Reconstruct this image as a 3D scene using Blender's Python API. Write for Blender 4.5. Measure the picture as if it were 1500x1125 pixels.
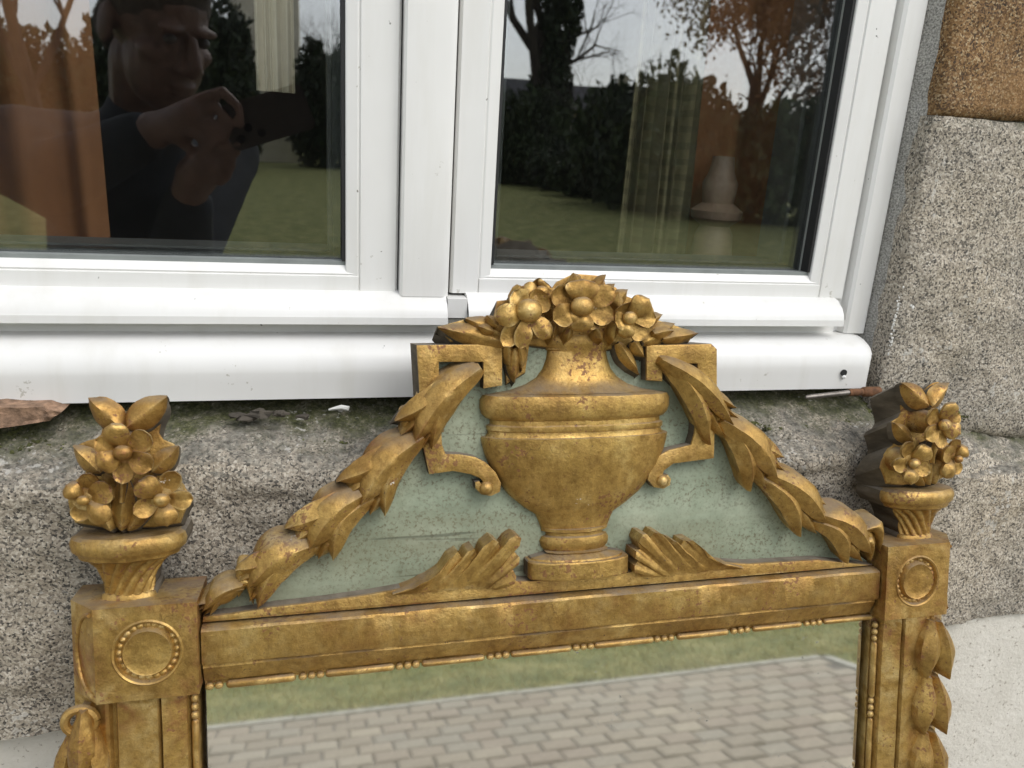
import bpy, bmesh, math, random
from math import radians as rd, sin, cos, pi, sqrt
from mathutils import Vector, Matrix, noise, Euler
random.seed(7)
for o in list(bpy.data.objects): bpy.data.objects.remove(o)
sc = bpy.context.scene
col = sc.collection

# ------------------------------------------------------------------ camera
YAW, PITCH, ROLL, FPX = rd(15.166), rd(16.794), rd(-3.593), 1147.25
CAM = Vector((0, -0.56, 1.25))
_f = Vector((sin(YAW)*cos(PITCH), cos(YAW)*cos(PITCH), -sin(PITCH)))
_r = Vector((cos(YAW), -sin(YAW), 0)); _d = _f.cross(_r)
R2 = cos(ROLL)*_r + sin(ROLL)*_d; D2 = -sin(ROLL)*_r + cos(ROLL)*_d
cd = bpy.data.cameras.new('camera'); cam = bpy.data.objects.new('camera', cd); col.objects.link(cam)
m = Matrix((R2, -D2, -_f)).transposed().to_4x4(); m.translation = CAM
cam.matrix_world = m
cd.sensor_width = 36; cd.lens = FPX/1500*36; cd.clip_start = .01; cd.clip_end = 600
cd.dof.use_dof = True; cd.dof.focus_distance = .60; cd.dof.aperture_fstop = 11
sc.camera = cam

# ------------------------------------------------------------------ world and sun
SUN_EL, SUN_AZ = rd(52), rd(145)        # azimuth clockwise from +Y
w = bpy.data.worlds.new('World'); sc.world = w; w.use_nodes = True
nt = w.node_tree; nt.nodes.clear()
out = nt.nodes.new('ShaderNodeOutputWorld'); bg = nt.nodes.new('ShaderNodeBackground')
sky = nt.nodes.new('ShaderNodeTexSky'); sky.sky_type = 'NISHITA'; sky.sun_disc = False
sky.sun_elevation = SUN_EL; sky.sun_rotation = SUN_AZ
sky.air_density = 1.0; sky.dust_density = 1.2; sky.ozone_density = 1.5
hs = nt.nodes.new('ShaderNodeHueSaturation'); hs.inputs['Saturation'].default_value = .26
nt.links.new(sky.outputs[0], hs.inputs['Color']); nt.links.new(hs.outputs[0], bg.inputs[0])
bg.inputs[1].default_value = .15
nt.links.new(bg.outputs[0], out.inputs[0])
sd = bpy.data.lights.new('sun', 'SUN'); so = bpy.data.objects.new('sun', sd); col.objects.link(so)
sd.energy = .7; sd.angle = rd(35); sd.color = (1, .96, .9)
sdir = Vector((sin(SUN_AZ)*cos(SUN_EL), cos(SUN_AZ)*cos(SUN_EL), sin(SUN_EL)))
so.rotation_euler = sdir.to_track_quat('Z', 'Y').to_euler()
so.location = (3, -4, 6)
sc.view_settings.view_transform = 'Standard'; sc.view_settings.look = 'None'
sc.view_settings.gamma = 1; sc.view_settings.exposure = 0.88; sc.view_settings.use_curve_mapping = False

# ------------------------------------------------------------------ pixel -> place
def ray(x, y): return _f + (x-750)/FPX*R2 + (y-562.5)/FPX*D2
def W(x, y, Y):                       # on a vertical plane parallel to the house
    v = ray(x, y); return CAM + v*((Y-CAM.y)/v.y)
GL = .066                             # plane of the window panes
def RF(x, y, Y):                      # place in the garden seen at a pixel by reflection in the panes
    p = W(x, y, 2*GL-Y); return Vector((p.x, Y, p.z))
LEAN = rd(12.02)
MN = Vector((0, -cos(LEAN), sin(LEAN))); MU = Vector((0, sin(LEAN), cos(LEAN)))
SILL_Y = -.025
SILL_Z = W(400, 690, SILL_Y).z
MO = Vector((0, SILL_Y-.05, SILL_Z))
def M(x, y, h=0.0):                   # place on the leaning mirror: along, up, out
    v = ray(x, y); o = MO + MN*h
    p = CAM + v*((o-CAM).dot(MN)/v.dot(MN)) - MO
    return Vector((p.x, p.dot(MU), h))

# ------------------------------------------------------------------ object helpers
def tag(o, label=None, cat=None, group=None, kind=None):
    if label: o['label'] = label
    if cat: o['category'] = cat
    if group: o['group'] = group
    if kind: o['kind'] = kind
    return o
def empty(name, loc=(0, 0, 0), parent=None):
    o = bpy.data.objects.new(name, None); o.empty_display_size = .1; o.location = loc
    o.parent = parent; col.objects.link(o); return o
def mk(name, verts, faces, mats, parent=None, fmat=None, smooth=True, ang=40, loc=None):
    me = bpy.data.meshes.new(name); me.from_pydata([tuple(v) for v in verts], [], faces)
    if not isinstance(mats, (list, tuple)): mats = [mats]
    for mm in mats: me.materials.append(mm)
    if fmat: me.polygons.foreach_set('material_index', fmat)
    bm = bmesh.new(); bm.from_mesh(me); bmesh.ops.recalc_face_normals(bm, faces=bm.faces); bm.to_mesh(me); bm.free()
    if smooth:
        me.shade_smooth(); me.set_sharp_from_angle(angle=rd(ang))
    o = bpy.data.objects.new(name, me); o.parent = parent
    if loc: o.location = loc
    col.objects.link(o); return o
def mkbm(name, bm, mats, parent=None, smooth=True, ang=40):
    me = bpy.data.meshes.new(name); bm.to_mesh(me); bm.free()
    if not isinstance(mats, (list, tuple)): mats = [mats]
    for mm in mats: me.materials.append(mm)
    if smooth: me.shade_smooth(); me.set_sharp_from_angle(angle=rd(ang))
    o = bpy.data.objects.new(name, me); o.parent = parent; col.objects.link(o); return o
class MB:
    def __init__(s): s.v = []; s.f = []; s.m = []
    def add(s, v, f, mi=0):
        n = len(s.v); s.v += [tuple(q) for q in v]; s.f += [tuple(i+n for i in q) for q in f]; s.m += [mi]*len(f)
    def box(s, a, b, mi=0):
        x0, y0, z0 = a; x1, y1, z1 = b
        s.add([(x0,y0,z0),(x1,y0,z0),(x1,y1,z0),(x0,y1,z0),(x0,y0,z1),(x1,y0,z1),(x1,y1,z1),(x0,y1,z1)],
              [(3,2,1,0),(4,5,6,7),(0,1,5,4),(1,2,6,5),(2,3,7,6),(3,0,4,7)], mi)
    def tube(s, p, r, n=8, cap=True, mi=0):
        rings = []
        for i, q in enumerate(p):
            q = Vector(q); t = (Vector(p[min(i+1, len(p)-1)]) - Vector(p[max(i-1, 0)])).normalized()
            a = t.cross(Vector((0, 0, 1)) if abs(t.z) < .9 else Vector((1, 0, 0))).normalized(); b = t.cross(a)
            rr = r[i] if isinstance(r, (list, tuple)) else r
            rings.append([q + a*rr*cos(2*pi*k/n) + b*rr*sin(2*pi*k/n) for k in range(n)])
        v = [x for R in rings for x in R]; f = []
        for i in range(len(p)-1):
            for k in range(n): f.append((i*n+k, i*n+(k+1) % n, (i+1)*n+(k+1) % n, (i+1)*n+k))
        if cap: f += [tuple(range(n))[::-1], tuple((len(p)-1)*n+k for k in range(n))]
        s.add(v, f, mi)
    def ball(s, c, r, nu=12, nv=8, mi=0, rot=None):
        v = []; f = []
        rx, ry, rz = r if isinstance(r, (tuple, list)) else (r, r, r)
        for j in range(nv+1):
            th = pi*j/nv
            for i in range(nu):
                q = Vector((rx*sin(th)*cos(2*pi*i/nu), ry*sin(th)*sin(2*pi*i/nu), rz*cos(th)))
                if rot: q = rot @ q
                v.append(Vector(c)+q)
        for j in range(nv):
            for i in range(nu): f.append((j*nu+i, j*nu+(i+1) % nu, (j+1)*nu+(i+1) % nu, (j+1)*nu+i))
        s.add(v, f, mi)
    def build(s, name, mats, parent=None, smooth=True, ang=40):
        return mk(name, s.v, s.f, mats, parent, s.m, smooth, ang)
def extrude_x(name, prof, x0, x1, mat, parent, ang=30, nx=1):
    """closed profile of (Y,Z) swept along X"""
    n = len(prof); v = []; f = []
    for i in range(nx+1):
        x = x0+(x1-x0)*i/nx
        v += [(x, y, z) for y, z in prof]
    for i in range(nx):
        for k in range(n): f.append((i*n+k, i*n+(k+1) % n, (i+1)*n+(k+1) % n, (i+1)*n+k))
    f += [tuple(range(n))[::-1], tuple(nx*n+k for k in range(n))]
    return mk(name, v, f, mat, parent, None, True, ang)
def extrude_z(name, prof, z0, z1, mat, parent, ang=30):
    n = len(prof); v = [(x, y, z0) for x, y in prof]+[(x, y, z1) for x, y in prof]
    f = [(k, (k+1) % n, n+(k+1) % n, n+k) for k in range(n)]+[tuple(range(n))[::-1], tuple(n+k for k in range(n))]
    return mk(name, v, f, mat, parent, None, True, ang)
def arc(cx, cy, r, a0, a1, n): return [(cx+r*cos(a0+(a1-a0)*i/n), cy+r*sin(a0+(a1-a0)*i/n)) for i in range(n+1)]

# ------------------------------------------------------------------ materials
class NT:
    def __init__(s, name):
        s.m = bpy.data.materials.new(name); s.m.use_nodes = True; s.t = s.m.node_tree
        s.b = s.t.nodes['Principled BSDF']; s.o = s.t.nodes['Material Output']
    def n(s, ty, **kw):
        q = s.t.nodes.new('ShaderNode'+ty)
        for k, v in kw.items():
            if k.startswith('i_'):
                k = k[2:]; k = int(k) if k.isdigit() else k.replace('_', ' ')
                s.set(q.inputs[k], v)
            else: setattr(q, k, v)
        return q
    def set(s, sock, v):
        if isinstance(v, bpy.types.NodeSocket): s.t.links.new(v, sock)
        elif isinstance(v, bpy.types.Node): s.t.links.new(v.outputs[0], sock)
        else:
            if isinstance(v, (tuple, list)) and len(v) == 3 and sock.type == 'RGBA': v = (*v, 1)
            sock.default_value = v
    def P(s, **kw):
        for k, v in kw.items(): s.set(s.b.inputs[k.replace('_', ' ')], v)
    def obj(s, rnd=0):
        tc = s.n('TexCoord').outputs['Object']
        if rnd:
            oi = s.n('ObjectInfo'); a = s.n('VectorMath', operation='SCALE', i_0=(17.3*rnd, 9.1*rnd, 5.7*rnd)); s.set(a.inputs['Scale'], oi.outputs['Random'])
            tc = s.n('VectorMath', operation='ADD', i_0=tc, i_1=a.outputs[0]).outputs[0]
        return tc
    def noise(s, vec, scale, detail=4, rough=.55, dist=0):
        return s.n('TexNoise', i_Vector=vec, i_Scale=scale, i_Detail=detail, i_Roughness=rough, i_Distortion=dist).outputs[0]
    def ramp(s, fac, stops, interp='LINEAR'):
        q = s.n('ValToRGB', i_Fac=fac); e = q.color_ramp.elements; q.color_ramp.interpolation = interp
        while len(e) < len(stops): e.new(.5)
        for el, (p, c) in zip(e, stops):
            el.position = p; el.color = (*c, 1) if isinstance(c, (tuple, list)) else (c, c, c, 1)
        return q.outputs[0]
    def mix(s, fac, a, b, mode='MIX'):
        q = s.n('Mix', data_type='RGBA', blend_type=mode)
        s.set(q.inputs[0], fac); s.set(q.inputs[6], a); s.set(q.inputs[7], b); return q.outputs[2]
    def math(s, op, a, b=0.0, clamp=False): 
        return s.n('Math', operation=op, use_clamp=clamp, i_0=a, i_1=b).outputs[0]
    def bump(s, h, strength, dist, prev=None):
        q = s.n('Bump', i_Height=h, i_Strength=strength, i_Distance=dist)
        if prev: s.set(q.inputs['Normal'], prev)
        return q.outputs[0]

def mat_gold():
    s = NT('gilded_wood'); v = s.obj()
    a = s.noise(v, 38, 5, .6); b = s.noise(v, 210, 4, .65)
    base = s.ramp(a, [(.24, (.24, .14, .040)), (.42, (.39, .245, .070)), (.58, (.48, .315, .098)), (.76, (.64, .47, .19))])
    fine = s.ramp(b, [(.3, (.62, .56, .5)), (.55, (1, 1, 1)), (.75, (1.12, 1.1, 1.0))])
    base = s.mix(.8, base, fine, 'MULTIPLY')
    st = s.n('VectorMath', operation='MULTIPLY', i_0=v, i_1=(1, 1, .12)).outputs[0]
    streak = s.ramp(s.noise(st, 160, 3), [(.35, .7), (.6, 1.05)])
    base = s.mix(.35, base, streak, 'MULTIPLY')
    base = s.mix(.85, base, s.ramp(s.noise(v, 8, 4, .6), [(.32, (.80, .66, .50)), (.5, (1, .95, .88)), (.68, (1.12, 1.12, 1.05))]), 'MULTIPLY')
    # rubbed edges
    pt = s.ramp(s.n('NewGeometry').outputs['Pointiness'], [(.525, 0.0), (.60, 1.0)])
    rub = s.math('MULTIPLY', pt, s.ramp(s.noise(v, 130, 3, .6), [(.38, 0.0), (.62, .75)]))
    base = s.mix(rub, base, s.ramp(s.noise(v, 33, 2), [(.4, (.30, .12, .05)), (.52, (.62, .44, .17)), (.7, (.74, .58, .30))]))
    # bare red clay ground, dark specks, lost gesso
    bole = s.ramp(s.math('MULTIPLY', s.noise(v, 24, 4, .6), s.noise(v, 300, 2)), [(.335, 0.0), (.38, 1.0)])
    base = s.mix(s.math('MULTIPLY', bole, .75), base, (.17, .062, .026))
    sp = s.ramp(s.noise(v, 520, 2, .5), [(.69, 0.0), (.74, 1.0)])
    spm = s.ramp(s.noise(v, 17, 2), [(.42, 0.0), (.6, 1.0)])
    spk = s.math('MULTIPLY', sp, spm)
    base = s.mix(s.math('MULTIPLY', spk, .85), base, (.05, .028, .012))
    ch = s.ramp(s.math('MULTIPLY', s.noise(v, 120, 5, .75), s.noise(v, 29, 2)), [(.468, 0.0), (.476, 1.0)])
    base = s.mix(ch, base, (.74, .68, .58))
    wv = s.n('VectorMath', operation='ADD', i_0=s.n('VectorMath', operation='MULTIPLY', i_0=v, i_1=(1, 1, .45)).outputs[0], i_1=s.n('VectorMath', operation='SCALE', i_0=s.n('TexNoise', i_Vector=v, i_Scale=60, i_Detail=3).outputs[1], i_Scale=.012).outputs[0]).outputs[0]
    ck = s.n('TexVoronoi', feature='DISTANCE_TO_EDGE', i_Vector=wv, i_Scale=85).outputs['Distance']
    ckm = s.math('MULTIPLY', s.ramp(ck, [(.004, 1.0), (.016, 0.0)]), s.ramp(s.noise(v, 21, 3), [(.54, 0.0), (.66, .55)]))
    base = s.mix(ckm, base, (.10, .055, .022))
    hf = s.ramp(s.noise(v, 1100, 3, .7), [(.3, .7), (.7, 1.18)])
    base = s.mix(.6, base, hf, 'MULTIPLY')
    # dust lying on upward faces
    g = s.n('NewGeometry'); nz = s.n('SeparateXYZ', i_0=g.outputs['Normal']).outputs['Z']
    du = s.math('MULTIPLY', s.ramp(nz, [(.66, 0.0), (.92, 1.0)]), s.ramp(s.noise(v, 55, 4, .6), [(.32, .25), (.6, .95)]))
    base = s.mix(s.math('MULTIPLY', du, .8), base, (.19, .15, .105))
    nm = s.math('MAXIMUM', s.math('MAXIMUM', ch, s.math('MULTIPLY', bole, .6)), s.math('MAXIMUM', s.math('MULTIPLY', du, .95), spk))
    s.P(Base_Color=base, Metallic=s.math('SUBTRACT', .66, s.math('MULTIPLY', nm, .66)),
        Roughness=s.math('ADD', s.ramp(s.noise(v, 85, 4, .6), [(.3, .36), (.7, .54)]), s.math('MULTIPLY', nm, .3)))
    n1 = s.bump(s.noise(v, 80, 3, .5), .28, .0035); n2 = s.bump(s.noise(v, 520, 3, .6), .35, .001, n1)
    n3 = s.bump(s.math('MAXIMUM', s.math('MAXIMUM', ch, s.math('MULTIPLY', ckm, .7)), s.math('MULTIPLY', bole, .4)), -.6, .0006, n2)
    s.P(Normal=n3); return s.m
def mat_oldwood():
    s = NT('dusty_old_wood'); v = s.obj()
    st = s.n('VectorMath', operation='MULTIPLY', i_0=v, i_1=(1, .25, 1)).outputs[0]
    c = s.ramp(s.noise(st, 90, 5, .65), [(.3, (.045, .035, .022)), (.55, (.10, .08, .052)), (.75, (.17, .14, .10))])
    g = s.n('NewGeometry'); nz = s.n('SeparateXYZ', i_0=g.outputs['Normal']).outputs['Z']
    c = s.mix(s.math('MULTIPLY', s.ramp(nz, [(.3, 0.0), (.85, .8)]), s.ramp(s.noise(v, 70, 4, .6), [(.3, .3), (.6, 1.0)])), c, (.22, .19, .15))
    s.P(Base_Color=c, Roughness=.9, Normal=s.bump(s.noise(st, 160, 4), .5, .002)); return s.m
def mat_green():
    s = NT('worn_green_paint'); v = s.obj()
    a = s.noise(v, 22, 5, .65); b = s.noise(v, 430, 4, .75)
    c = s.ramp(a, [(.3, (.17, .205, .14)), (.5, (.245, .285, .20)), (.7, (.33, .365, .265))])
    st = s.n('VectorMath', operation='MULTIPLY', i_0=v, i_1=(.13, 1, 1)).outputs[0]
    wear = s.math('MULTIPLY', s.ramp(b, [(.5, 0.0), (.64, 1.0)]), s.ramp(s.noise(st, 48, 4, .6), [(.34, .2), (.56, 1.0)]))
    c = s.mix(s.math('MULTIPLY', wear, .8), c, (.095, .075, .038))
    c = s.mix(s.ramp(s.noise(st, 15, 5, .7), [(.46, 0.0), (.68, .5)]), c, (.135, .12, .06))
    cr = s.ramp(s.noise(s.n('VectorMath', operation='MULTIPLY', i_0=v, i_1=(.04, 1, 1)).outputs[0], 105, 3, .6), [(.655, 0.0), (.69, 1.0)])
    c = s.mix(s.math('MULTIPLY', cr, .6), c, (.05, .05, .03))
    s.P(Base_Color=c, Roughness=.72)
    s.P(Normal=s.bump(s.math('ADD', wear, cr), -.4, .0006, s.bump(s.noise(v, 180, 4), .25, .0012))); return s.m
def mat_granite(name, brown=0.0, moss=True):
    s = NT(name); v = s.obj()
    vo = s.n('TexVoronoi', i_Vector=s.n('VectorMath', operation='ADD', i_0=v, i_1=s.n('VectorMath', operation='SCALE', i_0=s.n('TexNoise', i_Vector=v, i_Scale=260, i_Detail=3).outputs[1], i_Scale=.0026).outputs[0]).outputs[0], i_Scale=690).outputs['Color']
    r = s.n('SeparateColor', i_0=vo).outputs[0]
    r2 = s.noise(v, 620, 3, .6)
    k = s.math('ADD', s.math('MULTIPLY', r, .62), s.math('MULTIPLY', r2, .38))
    if brown:
        c = s.ramp(k, [(.2, (.035, .02, .009)), (.36, (.12, .062, .022)), (.52, (.22, .122, .045)), (.68, (.27, .165, .07)), (.82, (.42, .33, .2))])
    else:
        c = s.ramp(k, [(.18, (.045, .042, .038)), (.28, (.13, .118, .10)), (.37, (.25, .22, .18)), (.50, (.36, .32, .26)), (.66, (.44, .395, .325)), (.82, (.60, .56, .485))])
    big = s.noise(v, 9, 4, .6)
    c = s.mix(.7, c, s.ramp(big, [(.3, (.55, .55, .54)), (.45, (.88, .86, .82)), (.6, (1.05, 1.0, .92)), (.75, (1.1, 1.0, .85))]), 'MULTIPLY')
    if brown:
        c = s.mix(s.ramp(s.noise(v, 14, 3), [(.4, 0.0), (.7, .55)]), c, (.30, .16, .055), 'MIX')
    elif moss:
        # dark lichen and mossy grime lying on the weathered top of the sill
        g = s.n('NewGeometry'); nz = s.n('SeparateXYZ', i_0=g.outputs['True Normal']).outputs['Z']
        wp = s.n('SeparateXYZ', i_0=s.n('NewGeometry').outputs['Position'])
        back = s.ramp(s.math('ADD', wp.outputs['Y'], s.math('MULTIPLY', s.math('SUBTRACT', s.noise(v, 26, 4, .6), .5), .09)), [(-.005, 0.0), (.028, 1.0)])
        top = s.ramp(nz, [(.35, 0.0), (.75, 1.0)])
        lich = s.math('MULTIPLY', top, s.ramp(s.noise(v, 60, 5, .75), [(.34, 0.0), (.58, .9)]))
        c = s.mix(lich, c, s.ramp(s.noise(v, 200, 3), [(.35, (.06, .056, .046)), (.65, (.22, .21, .175))]))
        mo = s.math('MULTIPLY', s.math('MULTIPLY', top, back), s.ramp(s.noise(v, 120, 4, .7), [(.3, .45), (.55, 1.0)]))
        c = s.mix(mo, c, s.ramp(s.noise(v, 350, 4, .7), [(.3, (.018, .02, .008)), (.55, (.075, .08, .028)), (.75, (.17, .155, .09))]))
        wh = s.ramp(s.math('MULTIPLY', s.noise(v, 13, 3), s.noise(v, 160, 3)), [(.36, 0.0), (.40, .6)])
        c = s.mix(wh, c, (.55, .53, .48))
    s.P(Base_Color=c, Roughness=.82)
    n1 = s.bump(s.noise(v, 70, 5, .65), .6, .006); n2 = s.bump(r2, .5, .0016, n1)
    s.P(Normal=n2); return s.m
def mat_simple(name, c, rough=.6, var=.15, scale=40, bump=.0, metal=0.0, bscale=200, rnd=1, spec=None):
    s = NT(name); v = s.obj(rnd)
    a = s.ramp(s.noise(v, scale, 4, .6), [(.3, 1-var), (.7, 1+var)])
    s.P(Base_Color=s.mix(1, c, a, 'MULTIPLY'), Roughness=rough, Metallic=metal)
    if spec is not None: s.P(Specular_IOR_Level=spec)
    if bump: s.P(Normal=s.bump(s.noise(v, bscale, 4, .6), .5, bump))
    return s.m
def mat_pvc():
    s = NT('white_pvc'); v = s.obj()
    c = s.ramp(s.noise(v, 6, 4, .6), [(.3, (.69, .685, .66)), (.7, (.75, .745, .72))])
    gr = s.ramp(s.math('MULTIPLY', s.noise(v, 210, 3, .6), s.noise(v, 33, 3)), [(.43, 0.0), (.47, .6)])
    c = s.mix(gr, c, (.34, .32, .26))
    dt = s.ramp(s.noise(v, 150, 2, .5), [(.765, 0.0), (.785, .8)])
    c = s.mix(dt, c, (.08, .075, .06))
    st = s.n('VectorMath', operation='MULTIPLY', i_0=v, i_1=(1, 1, .12)).outputs[0]
    c = s.mix(s.ramp(s.noise(st, 55, 4, .6), [(.48, 0.0), (.72, .22)]), c, (.55, .53, .46))
    s.P(Base_Color=c, Roughness=s.ramp(s.noise(v, 30, 4), [(.3, .3), (.7, .45)]), Normal=s.bump(s.noise(v, 14, 2), .12, .002)); return s.m
def mat_glass():
    s = NT('window_glass'); nt = s.t
    tr = s.n('BsdfTransparent', i_Color=(.93, .95, .94)); gl = s.n('BsdfGlossy', i_Color=(1, 1, 1), i_Roughness=0.0)
    g = s.n('NewGeometry'); dt = s.n('VectorMath', operation='DOT_PRODUCT', i_0=g.outputs['Normal'], i_1=g.outputs['Incoming']).outputs['Value']
    om = s.math('SUBTRACT', 1.0, s.math('ABSOLUTE', dt)); fr = s.math('ADD', .14, s.math('MULTIPLY', s.math('POWER', om, 5.0), .90)); mx = s.n('MixShader')   # Schlick, double glazing
    s.set(mx.inputs[0], fr); s.set(mx.inputs[1], tr.outputs[0]); s.set(mx.inputs[2], gl.outputs[0])
    df = s.n('BsdfDiffuse', i_Color=(.6, .6, .58)); v = s.obj()
    fac = s.math('ADD', s.ramp(s.math('MULTIPLY', s.noise(v, 700, 2), s.noise(v, 6, 3)), [(.40, 0.0), (.50, .03)]), .002)
    m2 = s.n('MixShader'); s.set(m2.inputs[0], fac); s.set(m2.inputs[1], mx.outputs[0]); s.set(m2.inputs[2], df.outputs[0])
    s.set(s.o.inputs[0], m2.outputs[0]); return s.m
def mat_mirror():
    s = NT('old_mirror_glass'); v = s.obj()
    c = s.ramp(s.noise(v, 8, 3), [(.3, (.80, .80, .76)), (.7, (.86, .86, .83))])
    fox = s.ramp(s.math('MULTIPLY', s.noise(v, 230, 3, .7), s.noise(v, 17, 3)), [(.40, 0.0), (.45, 1.0)])
    s.P(Base_Color=s.mix(fox, c, (.10, .10, .085)), Metallic=s.math('SUBTRACT', 1.0, s.math('MULTIPLY', fox, .6)), Roughness=s.math('ADD', .03, s.math('MULTIPLY', fox, .35)))
    # a thin film of old grime on the glass
    df = s.n('BsdfDiffuse', i_Color=(.66, .62, .50)); mx = s.n('MixShader')
    s.set(mx.inputs[0], s.ramp(s.noise(v, 12, 4, .6), [(.3, .07), (.7, .15)])); s.set(mx.inputs[1], s.b.outputs[0]); s.set(mx.inputs[2], df.outputs[0])
    s.set(s.o.inputs[0], mx.outputs[0]); return s.m
def mat_plaster():
    s = NT('pitted_render'); v = s.obj()
    c = s.ramp(s.noise(v, 20, 5, .6), [(.3, (.60, .57, .50)), (.7, (.69, .66, .59))])
    pit = s.ramp(s.noise(v, 260, 3, .6), [(.62, 0.0), (.68, 1.0)])
    c = s.mix(s.math('MULTIPLY', pit, .7), c, (.22, .18, .13))
    s.P(Base_Color=c, Roughness=.9, Normal=s.bump(pit, -.6, .002, s.bump(s.noise(v, 160, 5, .7), .6, .003))); return s.m
GOLD, WOOD, GREEN = mat_gold(), mat_oldwood(), mat_green()
GRAN, BROWN = mat_granite('grey_granite'), mat_granite('brown_granite', 1)
PVC, GLASS, MIRR, PLAS = mat_pvc(), mat_glass(), mat_mirror(), mat_plaster()
MORTAR = mat_simple('grey_mortar', (.34, .33, .30), .95, .7, 700, .004, bscale=600)
GASK = mat_simple('black_gasket', (.012, .012, .012), .55)
DIMP = mat_simple('inner_bead_paint', (.10, .10, .095), .5)
SPACE = mat_simple('dark_spacer', (.035, .037, .036), .5)
GREYG = mat_simple('grey_seal', (.22, .24, .23), .5)

# ================================================================== THE HOUSE WALL
house = empty('house_wall', (0, 0, 0))
tag(house, 'granite and rendered house wall around the white window', 'wall')
FR, SF, NOSE = .045, .050, .020      # depths of frame front, sash face, sill nosing
FX1 = W(1315.5, 240, FR).x           # right outer edge of the window frame
XC = W(628, 100, .04).x              # middle of the window
FX0 = 2*XC - FX1
ZB = W(300, 588, NOSE).z             # underside of the frame
ZT = ZB + 1.45
ZPL = W(45, 1051, -.012).z           # top of the rendered band
def fbm(p, s, o=4): return noise.fractal(Vector(p)*s, 1.0, 2.0, o)
def slab(name, x0, x1, z0, z1, yf, depth, mat, seed, rough=.004, edge=.012, step=.006, skewb=0.0, skewl=0.0, irr=.003):
    """block with a rough, round-edged face; the face looks to -Y"""
    nx = max(6, int((x1-x0)/step)); nz = max(6, int((z1-z0)/step)); v = []; f = []
    for j in range(nz+1):
        for i in range(nx+1):
            a, b = i/nx, j/nz
            x = x0+(x1-x0)*a; z = z0+(z1-z0)*b
            z += skewb*a*(1-b); x += skewl*(1-b)*(1-a)
            x += irr*fbm((z, seed, 3), 14)*(1 if a in (0, 1) else 0); z += irr*fbm((x, seed, 8), 14)*(1 if b in (0, 1) else 0)
            d = min(a*(x1-x0), (1-a)*(x1-x0), b*(z1-z0), (1-b)*(z1-z0))
            e = edge*(.7+.6*noise.noise(Vector((x*9, z*9, seed))))
            y = yf + (max(0, 1-d/max(e, 1e-4))**2)*e*.8
            y += rough*fbm((x, z, seed), 9, 5) + rough*.5*fbm((x, z, seed+5), 45, 3)
            v.append((x, y, z))
    n = nx+1
    for j in range(nz):
        for i in range(nx): f.append((j*n+i, j*n+i+1, (j+1)*n+i+1, (j+1)*n+i))
    rim = [i for i in range(n)]+[j*n+nx for j in range(1, nz+1)]+[nz*n+i for i in range(nx-1, -1, -1)]+[j*n for j in range(nz-1, 0, -1)]
    b0 = len(v)
    for k in rim: v.append((v[k][0], yf+depth, v[k][2]))
    R = len(rim)
    for k in range(R): f.append((rim[k], b0+k, b0+(k+1) % R, rim[(k+1) % R]))
    f.append(tuple(b0+k for k in range(R)))
    return mk(name, v, f, mat, house, None, True, 70)
# jamb blocks on the right
JY = .022
jx = W(1384, 100, JY).x
zj1 = W(1430, 177, JY).z; zj0 = W(1390, 628, JY).z; zj0b = W(1500, 652, JY).z
xr = jx+.62
o = slab('stone', jx+.002, xr, zj1+.002, zj1+.36, JY, .30, BROWN, 1, .004, .008); tag(o, 'brown granite jamb block beside the window')
xm = FX1+.0065
slope = (zj0b-zj0)/(W(1500, 652, JY).x-W(1390, 628, JY).x)
o = slab('stone', xm, xr-.06, zj0+slope*-.03, zj1+.001, JY-.002, .30, GRAN, 2, .005, .010, skewb=slope*.30, irr=.004)
tag(o, 'large grey speckled granite jamb block')
slab('stone', jx, xr-.03, zj1+.366, zj1+.70, JY, .30, GRAN, 3); slab('stone', jx-.002, xr, zj1+.706, ZT+.02, JY, .30, GRAN, 4)
# jamb blocks on the left, out of the picture
lx = FX0-.04
for k, (a, b, mm) in enumerate([(ZB-.03, ZB+.5, GRAN), (ZB+.506, ZB+.95, BROWN), (ZB+.956, ZT+.02, GRAN)]):
    slab('stone', lx-.6+.07*k, lx, a, b, JY, .30, mm, 10+k, step=.012)
slab('stone', FX0-.5, FX1+.5, ZT+.026, ZT+.36, JY, .30, GRAN, 20, step=.012)    # lintel
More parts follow.
